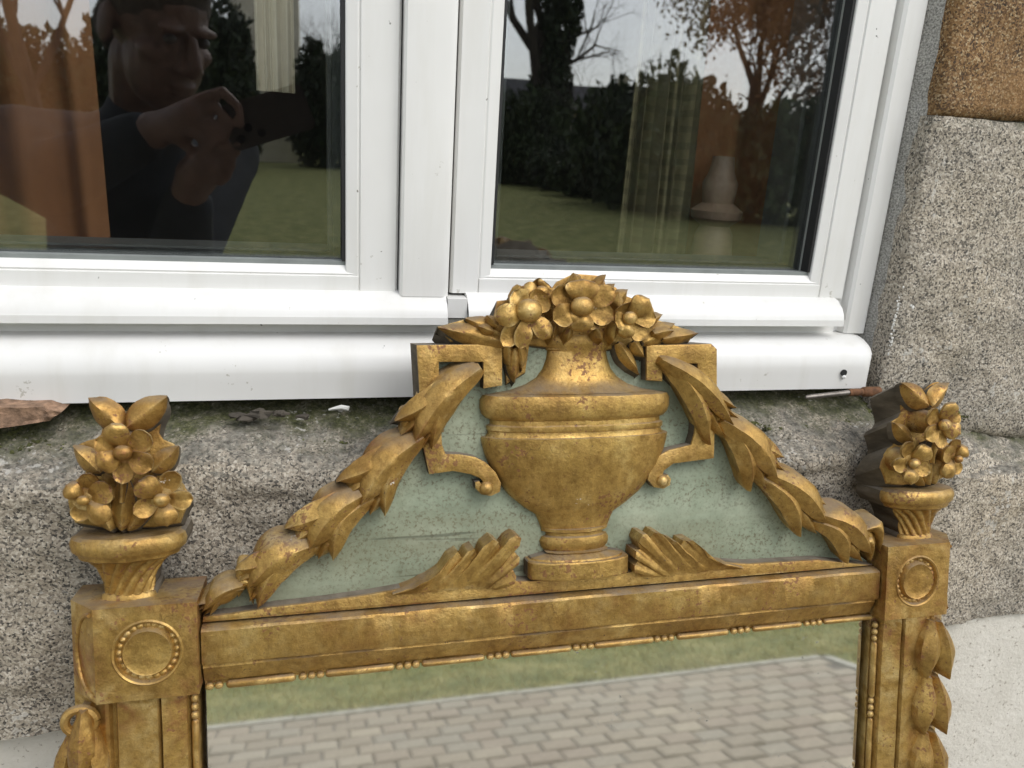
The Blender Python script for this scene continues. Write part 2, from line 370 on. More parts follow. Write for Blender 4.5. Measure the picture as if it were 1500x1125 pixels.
# sill stone: weathered slope, then a rough front down to the render
def sill():
    x0, x1 = FX0-.45, W(1500, 700, -.02).x+.30
    nx = int((x1-x0)/.005); zt = W(400, 592, FR).z+.001
    prof = []
    for k in range(6): prof.append((.09-.045*k/5, zt+.004-.003*k/5))
    for k in range(1, 15): prof.append((FR+(SILL_Y-FR+.012)*k/14, zt+(SILL_Z+.004-zt)*k/14))
    cx, cz = SILL_Y+.014, SILL_Z-.012
    for k in range(1, 6):
        a = pi/2*k/6+.25; prof.append((cx-.014*sin(a), cz+.014*cos(a)))
    for k in range(1, 44): prof.append((SILL_Y, cz-(cz-ZPL+.004)*k/43))
    v = []; f = []; n = len(prof)
    xa, xb = W(1390, 650, -.02).x, W(1540, 660, -.02).x
    for i in range(nx+1):
        x = x0+(x1-x0)*i/nx
        t = min(1, max(0, (x-xa)/(xb-xa))); t = t*t*(3-2*t)
        for k, (y, z) in enumerate(prof):
            yy = y + t*(.034-.022*min(1, max(0, (k-22)/10)))*(1 if y < 0 else max(0, 1-y/.05))
            fr = min(1, max(0, (k-6)/8))
            d = .0045*fbm((x, z, 31), 11, 5) + .0022*fbm((x, y+z, 37), 60, 4)
            if k > 20: yy += d*1.3 - .006*math.exp(-((z-SILL_Z+.10)/.05)**2)*noise.noise(Vector((x*4, 0, 2)))
            zz = z + (d*1.5*fr if k <= 20 else 0)
            if k <= 20: zz += fr*.006*noise.noise(Vector((x*7, y*9, 5)))
            if 14 < k < 26: zz += .006*fbm((x, 1, 44), 9, 4); yy += .005*fbm((x, 2, 47), 13, 4)
            if k <= 30:
                e = min(1, max(0, (x-FX1+.005)/.045)); e = e*e*(3-2*e); zz -= .021*e*(1 if k <= 24 else (30-k)/6)
            v.append((x, yy, zz))
    for i in range(nx):
        for k in range(n-1): f.append((i*n+k, i*n+k+1, (i+1)*n+k+1, (i+1)*n+k))
    # back and ends
    b0 = len(v)
    for i in range(nx+1): v += [(x0+(x1-x0)*i/nx, .3, zt), (x0+(x1-x0)*i/nx, .3, ZPL-.004)]
    for i in range(nx):
        a, b = b0+2*i, b0+2*i+2
        f += [(i*n, (i+1)*n, b, a), (a, b, b+1, a+1), (i*n+n-1, a+1, b+1, (i+1)*n+n-1)]
    f += [tuple(list(range(n))+[b0+1, b0]), tuple([nx*n+k for k in range(n)][::-1]+[b0+2*nx, b0+2*nx+1])]
    return mk('sill_stone', v, f, GRAN, house, None, True, 60)
o = sill(); tag(o, 'rough speckled granite window sill with mossy top edge')
# the neighbour of the sill further right, and the rendered face
slab('stone', W(1500, 700, -.02).x+.31, xr+.25, ZPL+.004, zj0b-.02, -.006, .30, GRAN, 7)
def plane_wall(name, x0, x1, z0, z1, yf, mat, th=.3):
    b = MB(); b.box((x0, yf, z0), (x1, yf+th, z1)); return b.build(name, mat, house, False)
o = slab('render_band', -3.5, 4.5, 0, ZPL-.001, -.010, .30, PLAS, 12, .0015, .004, .03); tag(o, 'pitted off-white render below the granite sill')
plane_wall('render', -3.5, lx-.60, ZPL+.002, 3.1, JY+.004, PLAS)
plane_wall('render', xr+.03, 4.5, zj0b-.02, 3.1, JY+.004, PLAS)
plane_wall('render', lx-.599, xr+.029, ZT+.365, 3.1, JY+.004, PLAS)
# mortar filling between the frame and the right-hand blocks, laid as an uneven fillet
def mortar():
    v = []; f = []; n = 7; zb, zt = ZB-.02, ZT; N = 240
    for i in range(N+1):
        z = zb+(zt-zb)*i/N
        wv = .004*fbm((z, 3, 1), 22, 4)
        xs = jx + (xm-jx)*min(1, max(0, (zj1-z)/.05)) + .007 + wv
        for k in range(n):
            t = k/(n-1)
            x = FX1-.004+(xs-FX1+.004)*t; y = FR+.010+(JY+.006-FR-.010)*t**1.2 + .004*fbm((x, z, 9), 40, 4)*(1 if k else 0)
            v.append((x, y, z))
    for i in range(N):
        for k in range(n-1): f.append((i*n+k, i*n+k+1, (i+1)*n+k+1, (i+1)*n+k))
    b0 = len(v)
    for i in range(N+1): v += [(FX1-.004, .14, zb+(zt-zb)*i/N), (xm+.05, .14, zb+(zt-zb)*i/N)]
    for i in range(N):
        a = b0+2*i; f += [(i*n, (i+1)*n, a+2, a), (i*n+n-1, a+1, a+3, (i+1)*n+n-1), (a, a+2, a+3, a+1)]
    return mk('mortar', v, f, MORTAR, house, None, True, 80)
mortar()
SMEAR = mat_simple('pale_mortar', (.62, .61, .57), .95, .3, 200, .003, bscale=500); rs_ = random.Random(8); b = MB()
for k in range(420):
    t = rs_.random(); px_, py_ = 1302+rs_.gauss(6, 10)+14*t, 425+95*t+rs_.gauss(0, 8)
    q = W(px_, py_, JY-.001); s_ = rs_.uniform(.0004, .0016)
    if q.x > xm+.001: b.ball((q.x, JY-.0005+.004*fbm((q.x, q.z, 2), 9, 5), q.z), (s_, s_*.5, s_*rs_.uniform(.6, 1.2)), 6, 4)
b.build('mortar_smear', SMEAR, house, True, 60)
b = MB(); b.box((lx-.01, JY+.008, ZB), (FX0+.001, .14, ZT)); b.box((FX0, JY+.008, ZT+.001), (FX1, .14, ZT+.03)); b.build('mortar', MORTAR, house, False)
b = MB(); b.box((xm+.05, JY+.008, ZPL), (xr-.02, .2, zj1+.02)); b.build('mortar', MORTAR, house, False)

# ================================================================== THE WINDOW
win = empty('window', (XC, FR, ZB)); tag(win, 'white PVC casement window with two dark reflecting panes', 'window')
WO = Vector((XC, FR, ZB))
def wz(py, Y): return W(300, py, Y).z
def wfix(o): o.location = -WO if o.parent == win else (0, 0, 0); return o
def chain(pts): return pts
# bottom of the frame with its rounded nosing; right end shows
zt = wz(488, FR)
r_ = .020
prof = [(.12, zt), (FR, zt), (FR-.006, zt-.001)] + [(NOSE+r_-r_*sin(a), zt-.002-(r_*1.15)+(r_*1.15)*cos(a)) for a in [.35, .6, .9, 1.15, 1.4, 1.57]] + \
       [(NOSE+.001, ZB+.014), (NOSE+.0015, ZB), (.12, ZB)]
def nosing():
    n = len(prof); v = []; f = []
    xe = W(1283, 530, NOSE).x; xs = 2*XC-xe
    xsN = [xs]+[xs+.02, xe-.012, xe-.005, xe-.0015, xe]
    dep = [0, 0, 0, .0015, .005, .012]
    for x, dd in zip(xsN, dep):
        for y, z in prof: v.append((x, max(y, NOSE+dd) if y < .1 else y, z-(dd*.6 if z > ZB+.03 and y < .1 else 0)))
    for i in range(len(xsN)-1):
        for k in range(n): f.append((i*n+k, i*n+(k+1) % n, (i+1)*n+(k+1) % n, (i+1)*n+k))
    f += [tuple(range(n))[::-1], tuple((len(xsN)-1)*n+k for k in range(n))]
    return wfix(mk('frame_sill', v, f, PVC, win, None, True, 35))
nosing()
# screw hole plug in the nosing
hp = W(1236, 546, NOSE); b = MB()
b.tube([(hp.x, NOSE+.010, hp.z), (hp.x, NOSE-.0006, hp.z)], [.0030, .0030], 14); wfix(b.build('screw_hole', GASK, win))
b = MB(); b.ball((hp.x+.0007, NOSE-.0002, hp.z-.0038), (.0024, .0012, .0018)); wfix(b.build('hole_cap', PVC, win))
# recessed joint over the nosing and fixed frame sides
zr0, zr1 = zt-.001, wz(462, .06)
wfix(extrude_x('frame_rail', [(.051, zr0), (.051, zr1), (.12, zr1), (.12, zr0)], FX0+.03, FX1-.03, PVC, win))
def px_x(px, py, Y): return W(px, py, Y).x
fo = px_x(1273, 240, .050)
side = [(FX1, .12), (FX1, FR+.002), (FX1-.002, FR), (fo+.006, FR), (fo+.003, FR+.002), (fo+.002, FR+.010), (fo-.02, FR+.012), (fo-.02, .12)]
wfix(extrude_z('frame_stile', side, zt+.0005, ZT, PVC, win)); wfix(extrude_z('frame_stile', [(2*XC-x, y) for x, y in side], zt+.0005, ZT, PVC, win))
wfix(extrude_x('frame_head', [(FR, ZT-.001), (FR, ZT-.05), (.12, ZT-.05), (.12, ZT-.001)], FX0+.05, FX1-.05, PVC, win))
# sashes
gz0 = wz(375, GL)                               # foot of the glass
ZST = ZT-.052
def sash(xo, xg_o, xi, xg_i, xdrip0, xdrip1):
    """xo/xi outer and inner (meeting) edges, xg_* edges of the glass"""
    root = empty('sash', (0, 0, 0), win); wfix(root)
    def st(name, xe, xg):
        s = 1 if xg > xe else -1
        pr = [(xe, .11), (xe, SF+.003), (xe+s*.002, SF), (xg-s*.011, SF), (xg-s*.0100, SF+.0015), (xg-s*.0085, SF+.0008), (xg-s*.0006, SF+.0022), (xg, SF+.003), (xg, .11)]
        return extrude_z(name, pr, zd-.0005, ZST, PVC, root)
    zd = wz(423, SF)                            # where the drip begins
    st('stile', xo, xg_o); st('stile', xi, xg_i)
    za, zb_, zc = wz(384, SF+.006), wz(397, SF+.001), wz(404, SF)
    a, c = min(xg_o, xg_i)-.0095, max(xg_o, xg_i)+.0095
    extrude_x('bottom_rail', [(.11, za), (SF+.006, za), (SF+.0012, zb_), (SF+.0018, zb_-.0012), (SF+.0002, zb_-.002), (SF+.0002, zd), (.11, zd)], a, c, PVC, root)
    z3 = wz(465.5, .030)
    dr = [(SF+.001, zd+.0004), (SF-.006, zd-.001)] + [(.030+.017-.017*sin(q), zd-.002-.020+.020*cos(q)) for q in (.35, .7, 1.05, 1.35, 1.57)] + [(.0302, z3+.001), (.032, z3), (.038, z3+.001), (.050, z3+.002), (.056, z3+.003), (.056, zd+.0004)]
    extrude_x('drip_rail', dr, xdrip0, xdrip1, PVC, root, 32)
    extrude_x('top_rail', [(.11, ZST), (SF, ZST), (SF, ZST-.06), (GL-.008, ZST-.07), (.11, ZST-.07)], a, c, PVC, root)
    x0, x1 = min(xg_o, xg_i), max(xg_o, xg_i)
    b = MB(); b.box((x0+.0005, SF+.0065, za-.004), (x1-.0005, GL-.0005, gz0)); b.build('seal', GREYG, root, False)
    bw = .0026
    for (e, q) in ((x0, 1), (x1, -1)):
        b = MB(); b.box((min(e+q*.0003, e+q*bw), SF+.0045, gz0+.0002), (max(e+q*.0003, e+q*bw), GL-.0006, ZST-.07)); b.build('seal', GASK, root, False)
    b = MB(); b.box((x0, GL, gz0-.004), (x1, GL+.004, ZST-.066)); b.build('pane', GLASS, root, False)
    # edge spacer of the double glazing, seen through the pane
    b = MB(); t = .009
    b.box((x0, GL+.006, gz0-.005), (x0+t, GL+.020, ZST-.066)); b.box((x1-t, GL+.006, gz0-.005), (x1, GL+.020, ZST-.066)); b.box((x0+t, GL+.006, gz0-.005), (x1-t, GL+.020, gz0+t*.3))
    b.build('spacer', SPACE, root, False)
    # inner bead behind the glass
    b = MB(); t = .03
    b.box((x0-.01, GL+.022, gz0-.02), (x0+t*.4, GL+.06, ZST-.05)); b.box((x1-t*.4, GL+.022, gz0-.02), (x1+.01, GL+.06, ZST-.05)); b.box((x0+t*.4, GL+.022, gz0-.02), (x1-t*.4, GL+.06, gz0+.004))
    b.build('inner_bead', DIMP, root, False)
    return root
xs_o = fo-.0005                                  # right sash outer edge
gr1 = px_x(1222, 200, SF+.003); gr0 = px_x(729, 200, SF+.003)
gl1 = px_x(506, 200, SF+.003)
xdL, xdR0, xdR1 = px_x(657, 450, .030), px_x(688, 450, .030), px_x(1240, 455, .030)
xi_l = px_x(588, 200, SF); xi_r = px_x(666, 200, SF)
sL = sash(2*XC-xs_o, 2*XC-gr1, xi_l-.001, gl1, 2*XC-xdR1, xdL); tag(sL, 'left casement with the orange curtain behind its pane')
sR = sash(xs_o, gr1, xi_r+.001, gr0, xdR0, xdR1); tag(sR, 'right casement with striped curtain behind its pane')
za_ = wz(431, .040)
wfix(extrude_z('meeting_cover', [(xi_l, .11), (xi_l, SF-.007), (xi_l+.002, SF-.0085), (xi_r-.007, SF-.0085), (xi_r-.002, SF-.006), (xi_r, SF+.004), (xi_r, .11)], za_, ZST, PVC, win))
b = MB(); b.box((xdL+.0006, .0365, wz(462, .04)), (xdR0-.0006, .10, za_-.0006)); wfix(b.build('weather_cap', PVC, win, False))

# ================================================================== THE ROOM BEHIND THE WINDOW
room = empty('room', (XC, 2.2, .3)); tag(room, 'dim room interior seen through the window panes', 'room')
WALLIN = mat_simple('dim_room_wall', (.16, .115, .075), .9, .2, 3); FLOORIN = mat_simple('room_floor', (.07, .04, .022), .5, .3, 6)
def rpart(name, a, c, mm):
    b = MB(); b.box(a, c); o = b.build(name, mm, room, False); o.location = (-XC, -2.2, -.3); return o
RX0, RX1 = -2.2, 2.6
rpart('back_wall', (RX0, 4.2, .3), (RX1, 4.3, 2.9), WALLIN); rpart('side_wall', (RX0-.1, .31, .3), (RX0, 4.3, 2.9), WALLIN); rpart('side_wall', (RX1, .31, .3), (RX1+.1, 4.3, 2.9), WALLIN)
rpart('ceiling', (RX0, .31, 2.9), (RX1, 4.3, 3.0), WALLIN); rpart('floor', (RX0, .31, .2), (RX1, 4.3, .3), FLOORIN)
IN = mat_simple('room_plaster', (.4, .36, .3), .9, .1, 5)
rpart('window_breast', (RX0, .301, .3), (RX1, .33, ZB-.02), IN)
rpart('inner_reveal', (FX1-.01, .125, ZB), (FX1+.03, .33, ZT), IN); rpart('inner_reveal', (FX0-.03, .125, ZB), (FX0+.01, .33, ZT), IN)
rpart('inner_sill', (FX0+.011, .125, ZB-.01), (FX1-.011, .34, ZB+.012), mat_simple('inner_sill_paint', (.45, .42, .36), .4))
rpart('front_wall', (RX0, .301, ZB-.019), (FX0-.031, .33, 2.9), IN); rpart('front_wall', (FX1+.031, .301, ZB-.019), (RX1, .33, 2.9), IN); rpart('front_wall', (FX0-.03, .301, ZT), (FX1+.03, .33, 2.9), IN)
def curtain(name, x0, x1, y, z0, z1, mat, amp, folds, seed, flare=0.0):
    N = 140; K = 24; v = []; f = []
    for j in range(K+1):
        b_ = j/K
        for i in range(N+1):
            a = i/N; x = x0+(x1-x0)*a + flare*(1-b_)*(a-.5)
            ph = folds*2*pi*a + .8*noise.noise(Vector((a*5, b_*2, seed)))
            yy = y + amp*sin(ph)*(.6+.4*noise.noise(Vector((a*4, seed, 1)))) + .012*noise.noise(Vector((a*9, b_*4, seed+3)))
            v.append((x+.3*amp*cos(ph*.5), yy, z0+(z1-z0)*b_))
    n = N+1
    for j in range(K):
        for i in range(N): f.append((j*n+i, j*n+i+1, (j+1)*n+i+1, (j+1)*n+i))
    c = len(v); v += [(p[0], p[1]+.002, p[2]) for p in v]
    f += [tuple(q+c for q in reversed(g)) for g in f]
    return mk(name, v, f, mat, None, None, True, 80)
def mat_cloth(name, c, c2, stripes=None):
    s = NT(name); v = s.obj()
    k = s.ramp(s.noise(v, 7, 4, .6), [(.35, c), (.7, c2)])
    if stripes:
        st = s.n('TexWave', i_Vector=v, i_Scale=stripes, i_Distortion=.6, bands_direction='X', i_Detail=1).outputs[1]
        k = s.mix(s.ramp(st, [(.45, 0.0), (.6, .8)]), k, (.05, .038, .015))
        hb = s.n('TexWave', i_Vector=v, i_Scale=stripes*1.3, i_Distortion=2.5, bands_direction='Z', i_Detail=2).outputs[1]
        k = s.mix(s.ramp(hb, [(.55, 0.0), (.7, .4)]), k, (.05, .04, .02))
    s.P(Base_Color=k, Roughness=.85, Normal=s.bump(s.noise(v, 900, 2), .3, .001)); return s.m
ORANGE = mat_cloth('orange_velvet', (.18, .07, .024), (.31, .13, .048)); STRIPE = mat_cloth('striped_sheer', (.13, .105, .05), (.19, .16, .085), 16)
YC = .175
c1 = W(137, 300, YC).x
o = curtain('curtain', c1-.42, c1, YC, ZB-.25, ZT+.05, ORANGE, .017, 9, 2, .04); tag(o, 'orange brown curtain behind the left edge of the window', 'curtain', 'curtains inside the window')
o = curtain('curtain', W(1000, 200, YC).x, W(1000, 200, YC).x+.3, YC, ZB-.25, ZT+.05, ORANGE, .02, 4, 9, .02); tag(o, 'orange brown curtain behind the right end of the right pane', 'curtain', 'curtains inside the window')
o = curtain('curtain', W(935, 200, YC-.01).x, W(1003, 200, YC-.01).x, YC-.01, ZB-.2, ZT-.02, STRIPE, .008, 4, 5, .03); tag(o, 'olive beige striped curtain hanging in the middle of the right pane', 'curtain', 'curtains inside the window')
BRIGHT_PATCH = mat_cloth('bright_patch_cream', (.52, .46, .34), (.6, .53, .40))
o = curtain('curtain', W(371, 60, YC-.02).x, W(431, 60, YC-.02).x, YC-.02, W(400, 134, YC-.02).z, ZT+.02, BRIGHT_PATCH, .004, 1.5, 15); tag(o, 'added cream strip imitating the bright reflected patch beside the person in the left pane', 'curtain', 'curtains inside the window')  # added strip inside the room, in place of a pale reflection in the glass
# pale ceramic lamp base between the curtain and the glass
def lathe(name, prof, c, mat, parent=None, n=28):
    v = []; f = []
    for r, z in prof:
        for k in range(n): v.append((c[0]+r*cos(2*pi*k/n), c[1]+r*sin(2*pi*k/n), c[2]+z))
    for i in range(len(prof)-1):
        for k in range(n): f.append((i*n+k, i*n+(k+1) % n, (i+1)*n+(k+1) % n, (i+1)*n+k))
    f += [tuple(range(n))[::-1], tuple((len(prof)-1)*n+k for k in range(n))]
    return mk(name, v, f, mat, parent, None, True, 40)
lc = W(1045, 345, .150); lz = ZB+.0125; hh = W(1045, 228, .150).z-lz
o = lathe('ceramic_lamp', [(.026, 0), (.028, .006), (.027, .02), (.018, .028), (.020, .25*hh), (.021, .45*hh), (.018, .60*hh), (.014, .64*hh), (.024, .68*hh), (.025, .72*hh), (.015, .76*hh), (.017, .86*hh), (.012, .92*hh), (.010, hh)], (lc.x, .150, lz), mat_simple('pale_ceramic', (.24, .16, .11), .5, .2, 20))
tag(o, 'pale ceramic vase standing before the orange curtain on the inner sill', 'vase')

# ================================================================== THE CARVED MIRROR
HB, HP = -.045, -.018                 # back of the frame, front of the painted panel
VB = -(MO.z-.004)/cos(LEAN)
mir = empty('carved_mirror', MO+MU*VB); mir.rotation_euler = (-LEAN, 0, 0)
tag(mir, 'gilded carved mirror with urn and garland pediment leaning on the sill', 'mirror')
def mp(name, v, f, mats, parent=None, fm=None, ang=38, smooth=True):
    p = parent or mir
    o = mk(name, [(q[0], -q[2], q[1]) for q in v], f, mats, p, fm, smooth, ang)
    if p == mir: o.location = (0, 0, -VB)
    return o
def jit(p, a=.0005): return Vector((p[0]+a*noise.noise(Vector(p)*160), p[1]+a*noise.noise(Vector(p)*160+Vector((9, 0, 0))), p[2]+a*noise.noise(Vector(p)*160+Vector((0, 9, 0)))))
def leaf_geo(base, tip, width, rise=.004, ridge=.0, cup=0.0, curve=0.0, back=None, thick=.004, p=.75, wb=.3, ns=11, nt_=8, tipround=False, arch=.0, twist=0.0, drop=.42, fat=.85, crump=0.0, gilt=False):
    """a carved leaf: base and tip are (u,v,h); rise = roundness across, ridge = sharp mid rib, cup = hollow, arch = bow along its length"""
    base, tip = Vector(base), Vector(tip)
    d = tip-base; L = sqrt(d.x*d.x+d.y*d.y); sd_ = Vector((-d.y, d.x, 0))/max(L, 1e-6)
    v = []; f = []
    for i in range(ns+1):
        s = i/ns
        if tipround: w_ = width/2*max(0.0, (wb+(1-wb)*sin(min(1, s*1.5)*pi/2)))*sqrt(max(0, 1-max(0, (s-.55)/.45)**2))
        else: w_ = width/2*(wb*(1-s)+(1-wb*(1-s))*sin(pi*s**p)**fat) if 0 < s < 1 else (width/2*wb if s == 0 else 0)
        w_ = max(w_, width*.02)
        c = base+d*s+sd_*curve*sin(pi*s)
        c.z += arch*sin(pi*s)
        for j in range(nt_+1):
            t = -1+2*j/nt_
            hh_ = rise*(1-t*t)*(min(1, .35+w_/(width/2))) + ridge*(1-abs(t)) - cup*(1-t*t)*sin(pi*s) + twist*t
            q = c+sd_*w_*t; q.z += hh_
            if crump: q.z += crump*noise.noise(Vector((q.x*110, q.y*110, base.x*50)))
            v.append(jit(q))
    n = nt_+1
    for i in range(ns):
        for j in range(nt_): f.append((i*n+j, i*n+j+1, (i+1)*n+j+1, (i+1)*n+j))
    rim = list(range(n))+[i*n+nt_ for i in range(1, ns+1)]+[ns*n+j for j in range(nt_-1, -1, -1)]+[i*n for i in range(ns-1, 0, -1)]
    b0 = len(v); fm = [0]*len(f)
    for k in rim:
        q = v[k].copy(); 
        if back is not None: q.y -= drop*(q.z-back); q.z = back
        else: q.z -= thick
        v.append(q)
    R = len(rim)
    for k in range(R): f.append((rim[k], b0+k, b0+(k+1) % R, rim[(k+1) % R])); fm.append(1 if back is not None and not gilt else 0)
    f.append(tuple(b0+k for k in range(R))); fm.append(1 if back is not None and not gilt else 0)
    return v, f, fm
def leaf(name, base, tip, width, parent=None, **kw):
    v, f, fm = leaf_geo(base, tip, width, **kw); return mp(name, v, f, [GOLD, WOOD], parent, fm, 50)
def plate(name, pts, h, hb, parent=None, bev=.0018, mats=None, dome=0.0, ang=35, drop=0.0):
    """flat carved piece cut to an outline, edges eased, sides running back to hb"""
    bm = bmesh.new()
    vs = [bm.verts.new((p[0], -h, p[1])) for p in pts]; fc = bm.faces.new(vs)
    r = bmesh.ops.extrude_face_region(bm, geom=[fc]); nv = [e for e in r['geom'] if isinstance(e, bmesh.types.BMVert)]
    for q in nv: q.co.y = -hb; q.co.z -= drop*(h-hb)
    bmesh.ops.recalc_face_normals(bm, faces=bm.faces)
    top = [e for e in bm.edges if all(abs(q.co.y+h) < 1e-6 for q in e.verts)]
    if bev: bmesh.ops.bevel(bm, geom=top, offset=bev, segments=2, affect='EDGES', profile=.6, clamp_overlap=True)
    bmesh.ops.recalc_face_normals(bm, faces=bm.faces)
    for g in bm.faces:
        cy = max(-q.co.y for q in g.verts); lo = min(-q.co.y for q in g.verts)
        g.material_index = 1 if lo < hb+1e-5 and len((mats or [0, 0])) > 1 else 0
    o = mkbm(name, bm, mats or [GOLD, WOOD], parent or mir, True, ang)
    if (parent or mir) == mir: o.location = (0, 0, -VB)
    return o
def PX(l, h): return [M(x, y, h) for x, y in l]
def Z(ox, oy, s, l): return [(ox+x/s, oy+y/s) for x, y in l]
def dense(pts, closed=True, step=.004):
    r = []; n = len(pts)
    for i in range(n if closed else n-1):
        a, b_ = Vector(pts[i]), Vector(pts[(i+1) % n]); k = max(1, int((b_-a).length/step))
        r += [a.lerp(b_, t/k) for t in range(k)]
    return r
def smoothp(pts, it=2):
    for _ in range(it):
        q = []
        for i in range(len(pts)):
            a, b_ = pts[i], pts[(i+1) % len(pts)]; q += [a.lerp(b_, .25), a.lerp(b_, .75)]
        pts = q
    return pts
def hlathe(name, prof, u0, h0, k, mats=None, parent=None, n=28, a0=0.0, a1=pi, flute=None, back=None, ang=35, sq=1.0):
    """half-round turned piece: prof = [(r,v)]; k flattens the depth; sides run back to `back`"""
    back = HB if back is None else back; v = []; f = []
    for i, (r, vv) in enumerate(prof):
        row = [(u0+r, vv, back)]
        for j in range(n+1):
            a = a0+(a1-a0)*j/n; rr = r
            if flute: rr = r*(1+flute(a, vv))
            row.append((u0+rr*cos(a), vv, h0+rr*k*max(0.0, sin(a))**sq))
        row.append((u0-r, vv, back))
        v += [jit(q, .0004) for q in row]
    m_ = n+3
    fm = []
    for i in range(len(prof)-1):
        for j in range(m_-1): f.append((i*m_+j, i*m_+j+1, (i+1)*m_+j+1, (i+1)*m_+j)); fm.append(1 if j in (0, m_-2) else 0)
    f += [tuple(range(m_)), tuple((len(prof)-1)*m_+j for j in range(m_))[::-1]]; fm += [0, 0]
    for i in range(len(prof)-1): f.append((i*m_, (i+1)*m_, (i+1)*m_+m_-1, i*m_+m_-1)); fm.append(1)
    return mp(name, v, f, mats or [GOLD, WOOD], parent, fm, ang)
def ext_u(name, prof, u0, u1, mats=GOLD, parent=None, nx=60, wob=.0004, ang=30):
    n = len(prof); v = []; f = []
    for i in range(nx+1):
        u = u0+(u1-u0)*i/nx
        for k, (vv, hh_) in enumerate(prof):
            g = wob*fbm((u, k*.3, 2), 28, 3) if hh_ > HB+.001 else 0
            v.append((u, vv+g, hh_+g*.7))
    for i in range(nx):
        for k in range(n): f.append((i*n+k, i*n+(k+1) % n, (i+1)*n+(k+1) % n, (i+1)*n+k))
    f += [tuple(range(n))[::-1], tuple(nx*n+k for k in range(n))]
    return mp(name, v, f, mats, parent, None, ang)
def ext_v(name, prof, v0, v1, mats=GOLD, parent=None, nx=60, wob=.0004, ang=30):
    n = len(prof); v = []; f = []
    for i in range(nx+1):
        vv = v0+(v1-v0)*i/nx
        for k, (u, hh_) in enumerate(prof):
            g = wob*fbm((vv, k*.3, 5), 28, 3) if hh_ > HB+.001 else 0
            v.append((u+g, vv, hh_+g*.7))
    for i in range(nx):
        for k in range(n): f.append((i*n+k, i*n+(k+1) % n, (i+1)*n+(k+1) % n, (i+1)*n+k))
    f += [tuple(range(n))[::-1], tuple(nx*n+k for k in range(n))]
    return mp(name, v, f, mats, parent, None, ang)

# measured lines of the frame
BH = .006                                           # corner blocks stand proud of the rail
ub0, ub1 = M(135, 893, BH).x, M(288, 885, BH).x     # left block, front face
uc1 = M(1299, 845, BH).x
UC = (ub1+uc1)/2
vt = (M(210, 890, BH).y+M(1340, 797, BH).y)/2; vbk = (M(210, 1026, BH).y+M(1340, 904, BH).y)/2
V1 = (M(292, 921, 0).y+M(1290, 838, 0).y)/2; V2 = (M(292, 974, 0).y+M(1290, 883, 0).y)/2
V3 = (M(292, 1003, -.009).y+M(1270, 900, -.009).y)/2; V4 = (M(292, 1012, -.011).y+M(1270, 909, -.011).y)/2
def mx(u): return 2*UC-u
# top rail
ext_u('rail', [(V1, -.0012), (V1-.0015, 0), (V2+.0030, 0), (V2+.0012, -.0008), (V2, -.0042), (V2-.0008, -.0052), (V2-.0022, -.0042), (V3+.001, -.0105), (V3, -.0135), ((V3+V4)/2-.0004, -.0135), ((V3+V4)/2-.0004, HB), (V1+.001, HB), (V1+.001, -.0125), (V1+.0004, -.004)], ub1+.0012, uc1-.0012, nx=120, wob=.0007)
# mirror glass
vbot = VB+.06
b_ = [(ub1+.001, vbot, -.0185), (uc1-.001, vbot, -.0185), (uc1-.001, V4+.002, -.0185), (ub1+.001, V4+.002, -.0185)]
b2 = [(q[0], q[1], -.0225) for q in b_]
mp('mirror_glass', b_+b2, [(0, 1, 2, 3), (7, 6, 5, 4), (0, 4, 5, 1), (1, 5, 6, 2), (2, 6, 7, 3), (3, 7, 4, 0)], [MIRR], smooth=False)
mp('back_board', [(q[0], q[1], q[2]-.006 if i < 4 else HB) for i, q in enumerate(b_+b2)], [(0, 1, 2, 3), (7, 6, 5, 4), (0, 4, 5, 1), (1, 5, 6, 2), (2, 6, 7, 3), (3, 7, 4, 0)], [WOOD], smooth=False)
# posts with their grooves, left then mirrored
def upx(p, h): return M(p, 1065, h).x
pa, pb, pc, pd, pe = upx(160, -.004), upx(173, 0), upx(231, 0), upx(238, -.002), upx(276, -.004)
pg = upx(291, -.010)
CH, CU = -.017, M(104, 893, -.017).x            # canted outer face
post = [(CU, HB), (CU, CH), (pa-.002, -.004), (pa, -.0042), (pa+.002, -.0062), (pb-.002, -.0062), (pb, 0), (pc, 0), (pc+.0015, -.0052), (pd-.0008, -.0056), (pd, -.0020), (pe-.001, -.0055), (pe, -.0100), (pe+.0012, -.0135), (pg, -.0135), (pg, HB)]
ext_v('post', post, VB, vbk+.0005); ext_v('post', [(mx(u), h) for u, h in post][::-1], VB, vbk+.0005)
ext_u('bottom_rail', [(VB, 0), (VB+.055, 0), (VB+.06, -.006), (VB+.075, -.0135), (VB+.075, HB), (VB, HB)], ub1+.0012, uc1-.0012, nx=20)
# bead and reel moulding round the glass: shared meshes
def round_mesh(name, half, rad, n=10):
    st = [(-1, .25), (-1+.25*rad/half, .7), (-1+.8*rad/half, .97), (0, 1.0), (1-.8*rad/half, .97), (1-.25*rad/half, .7), (1, .25)]
    v = []; f = []; rings = len(st)-1
    for s, r in st:
        for k in range(n): v.append((s*half, rad*r*cos(2*pi*k/n), rad*r*sin(2*pi*k/n)))
    for i in range(rings):
        for k in range(n): f.append((i*n+k, i*n+(k+1) % n, (i+1)*n+(k+1) % n, (i+1)*n+k))
    f += [tuple(range(n))[::-1], tuple(rings*n+k for k in range(n))]
    me = bpy.data.meshes.new(name); me.from_pydata(v, [], f); me.materials.append(GOLD); me.shade_smooth(); return me
PER, BR = .0655, .0026
reel_me, bead_me = round_mesh('reel', (PER-.0178)/2, BR), round_mesh('bead', .0029, BR*.98)
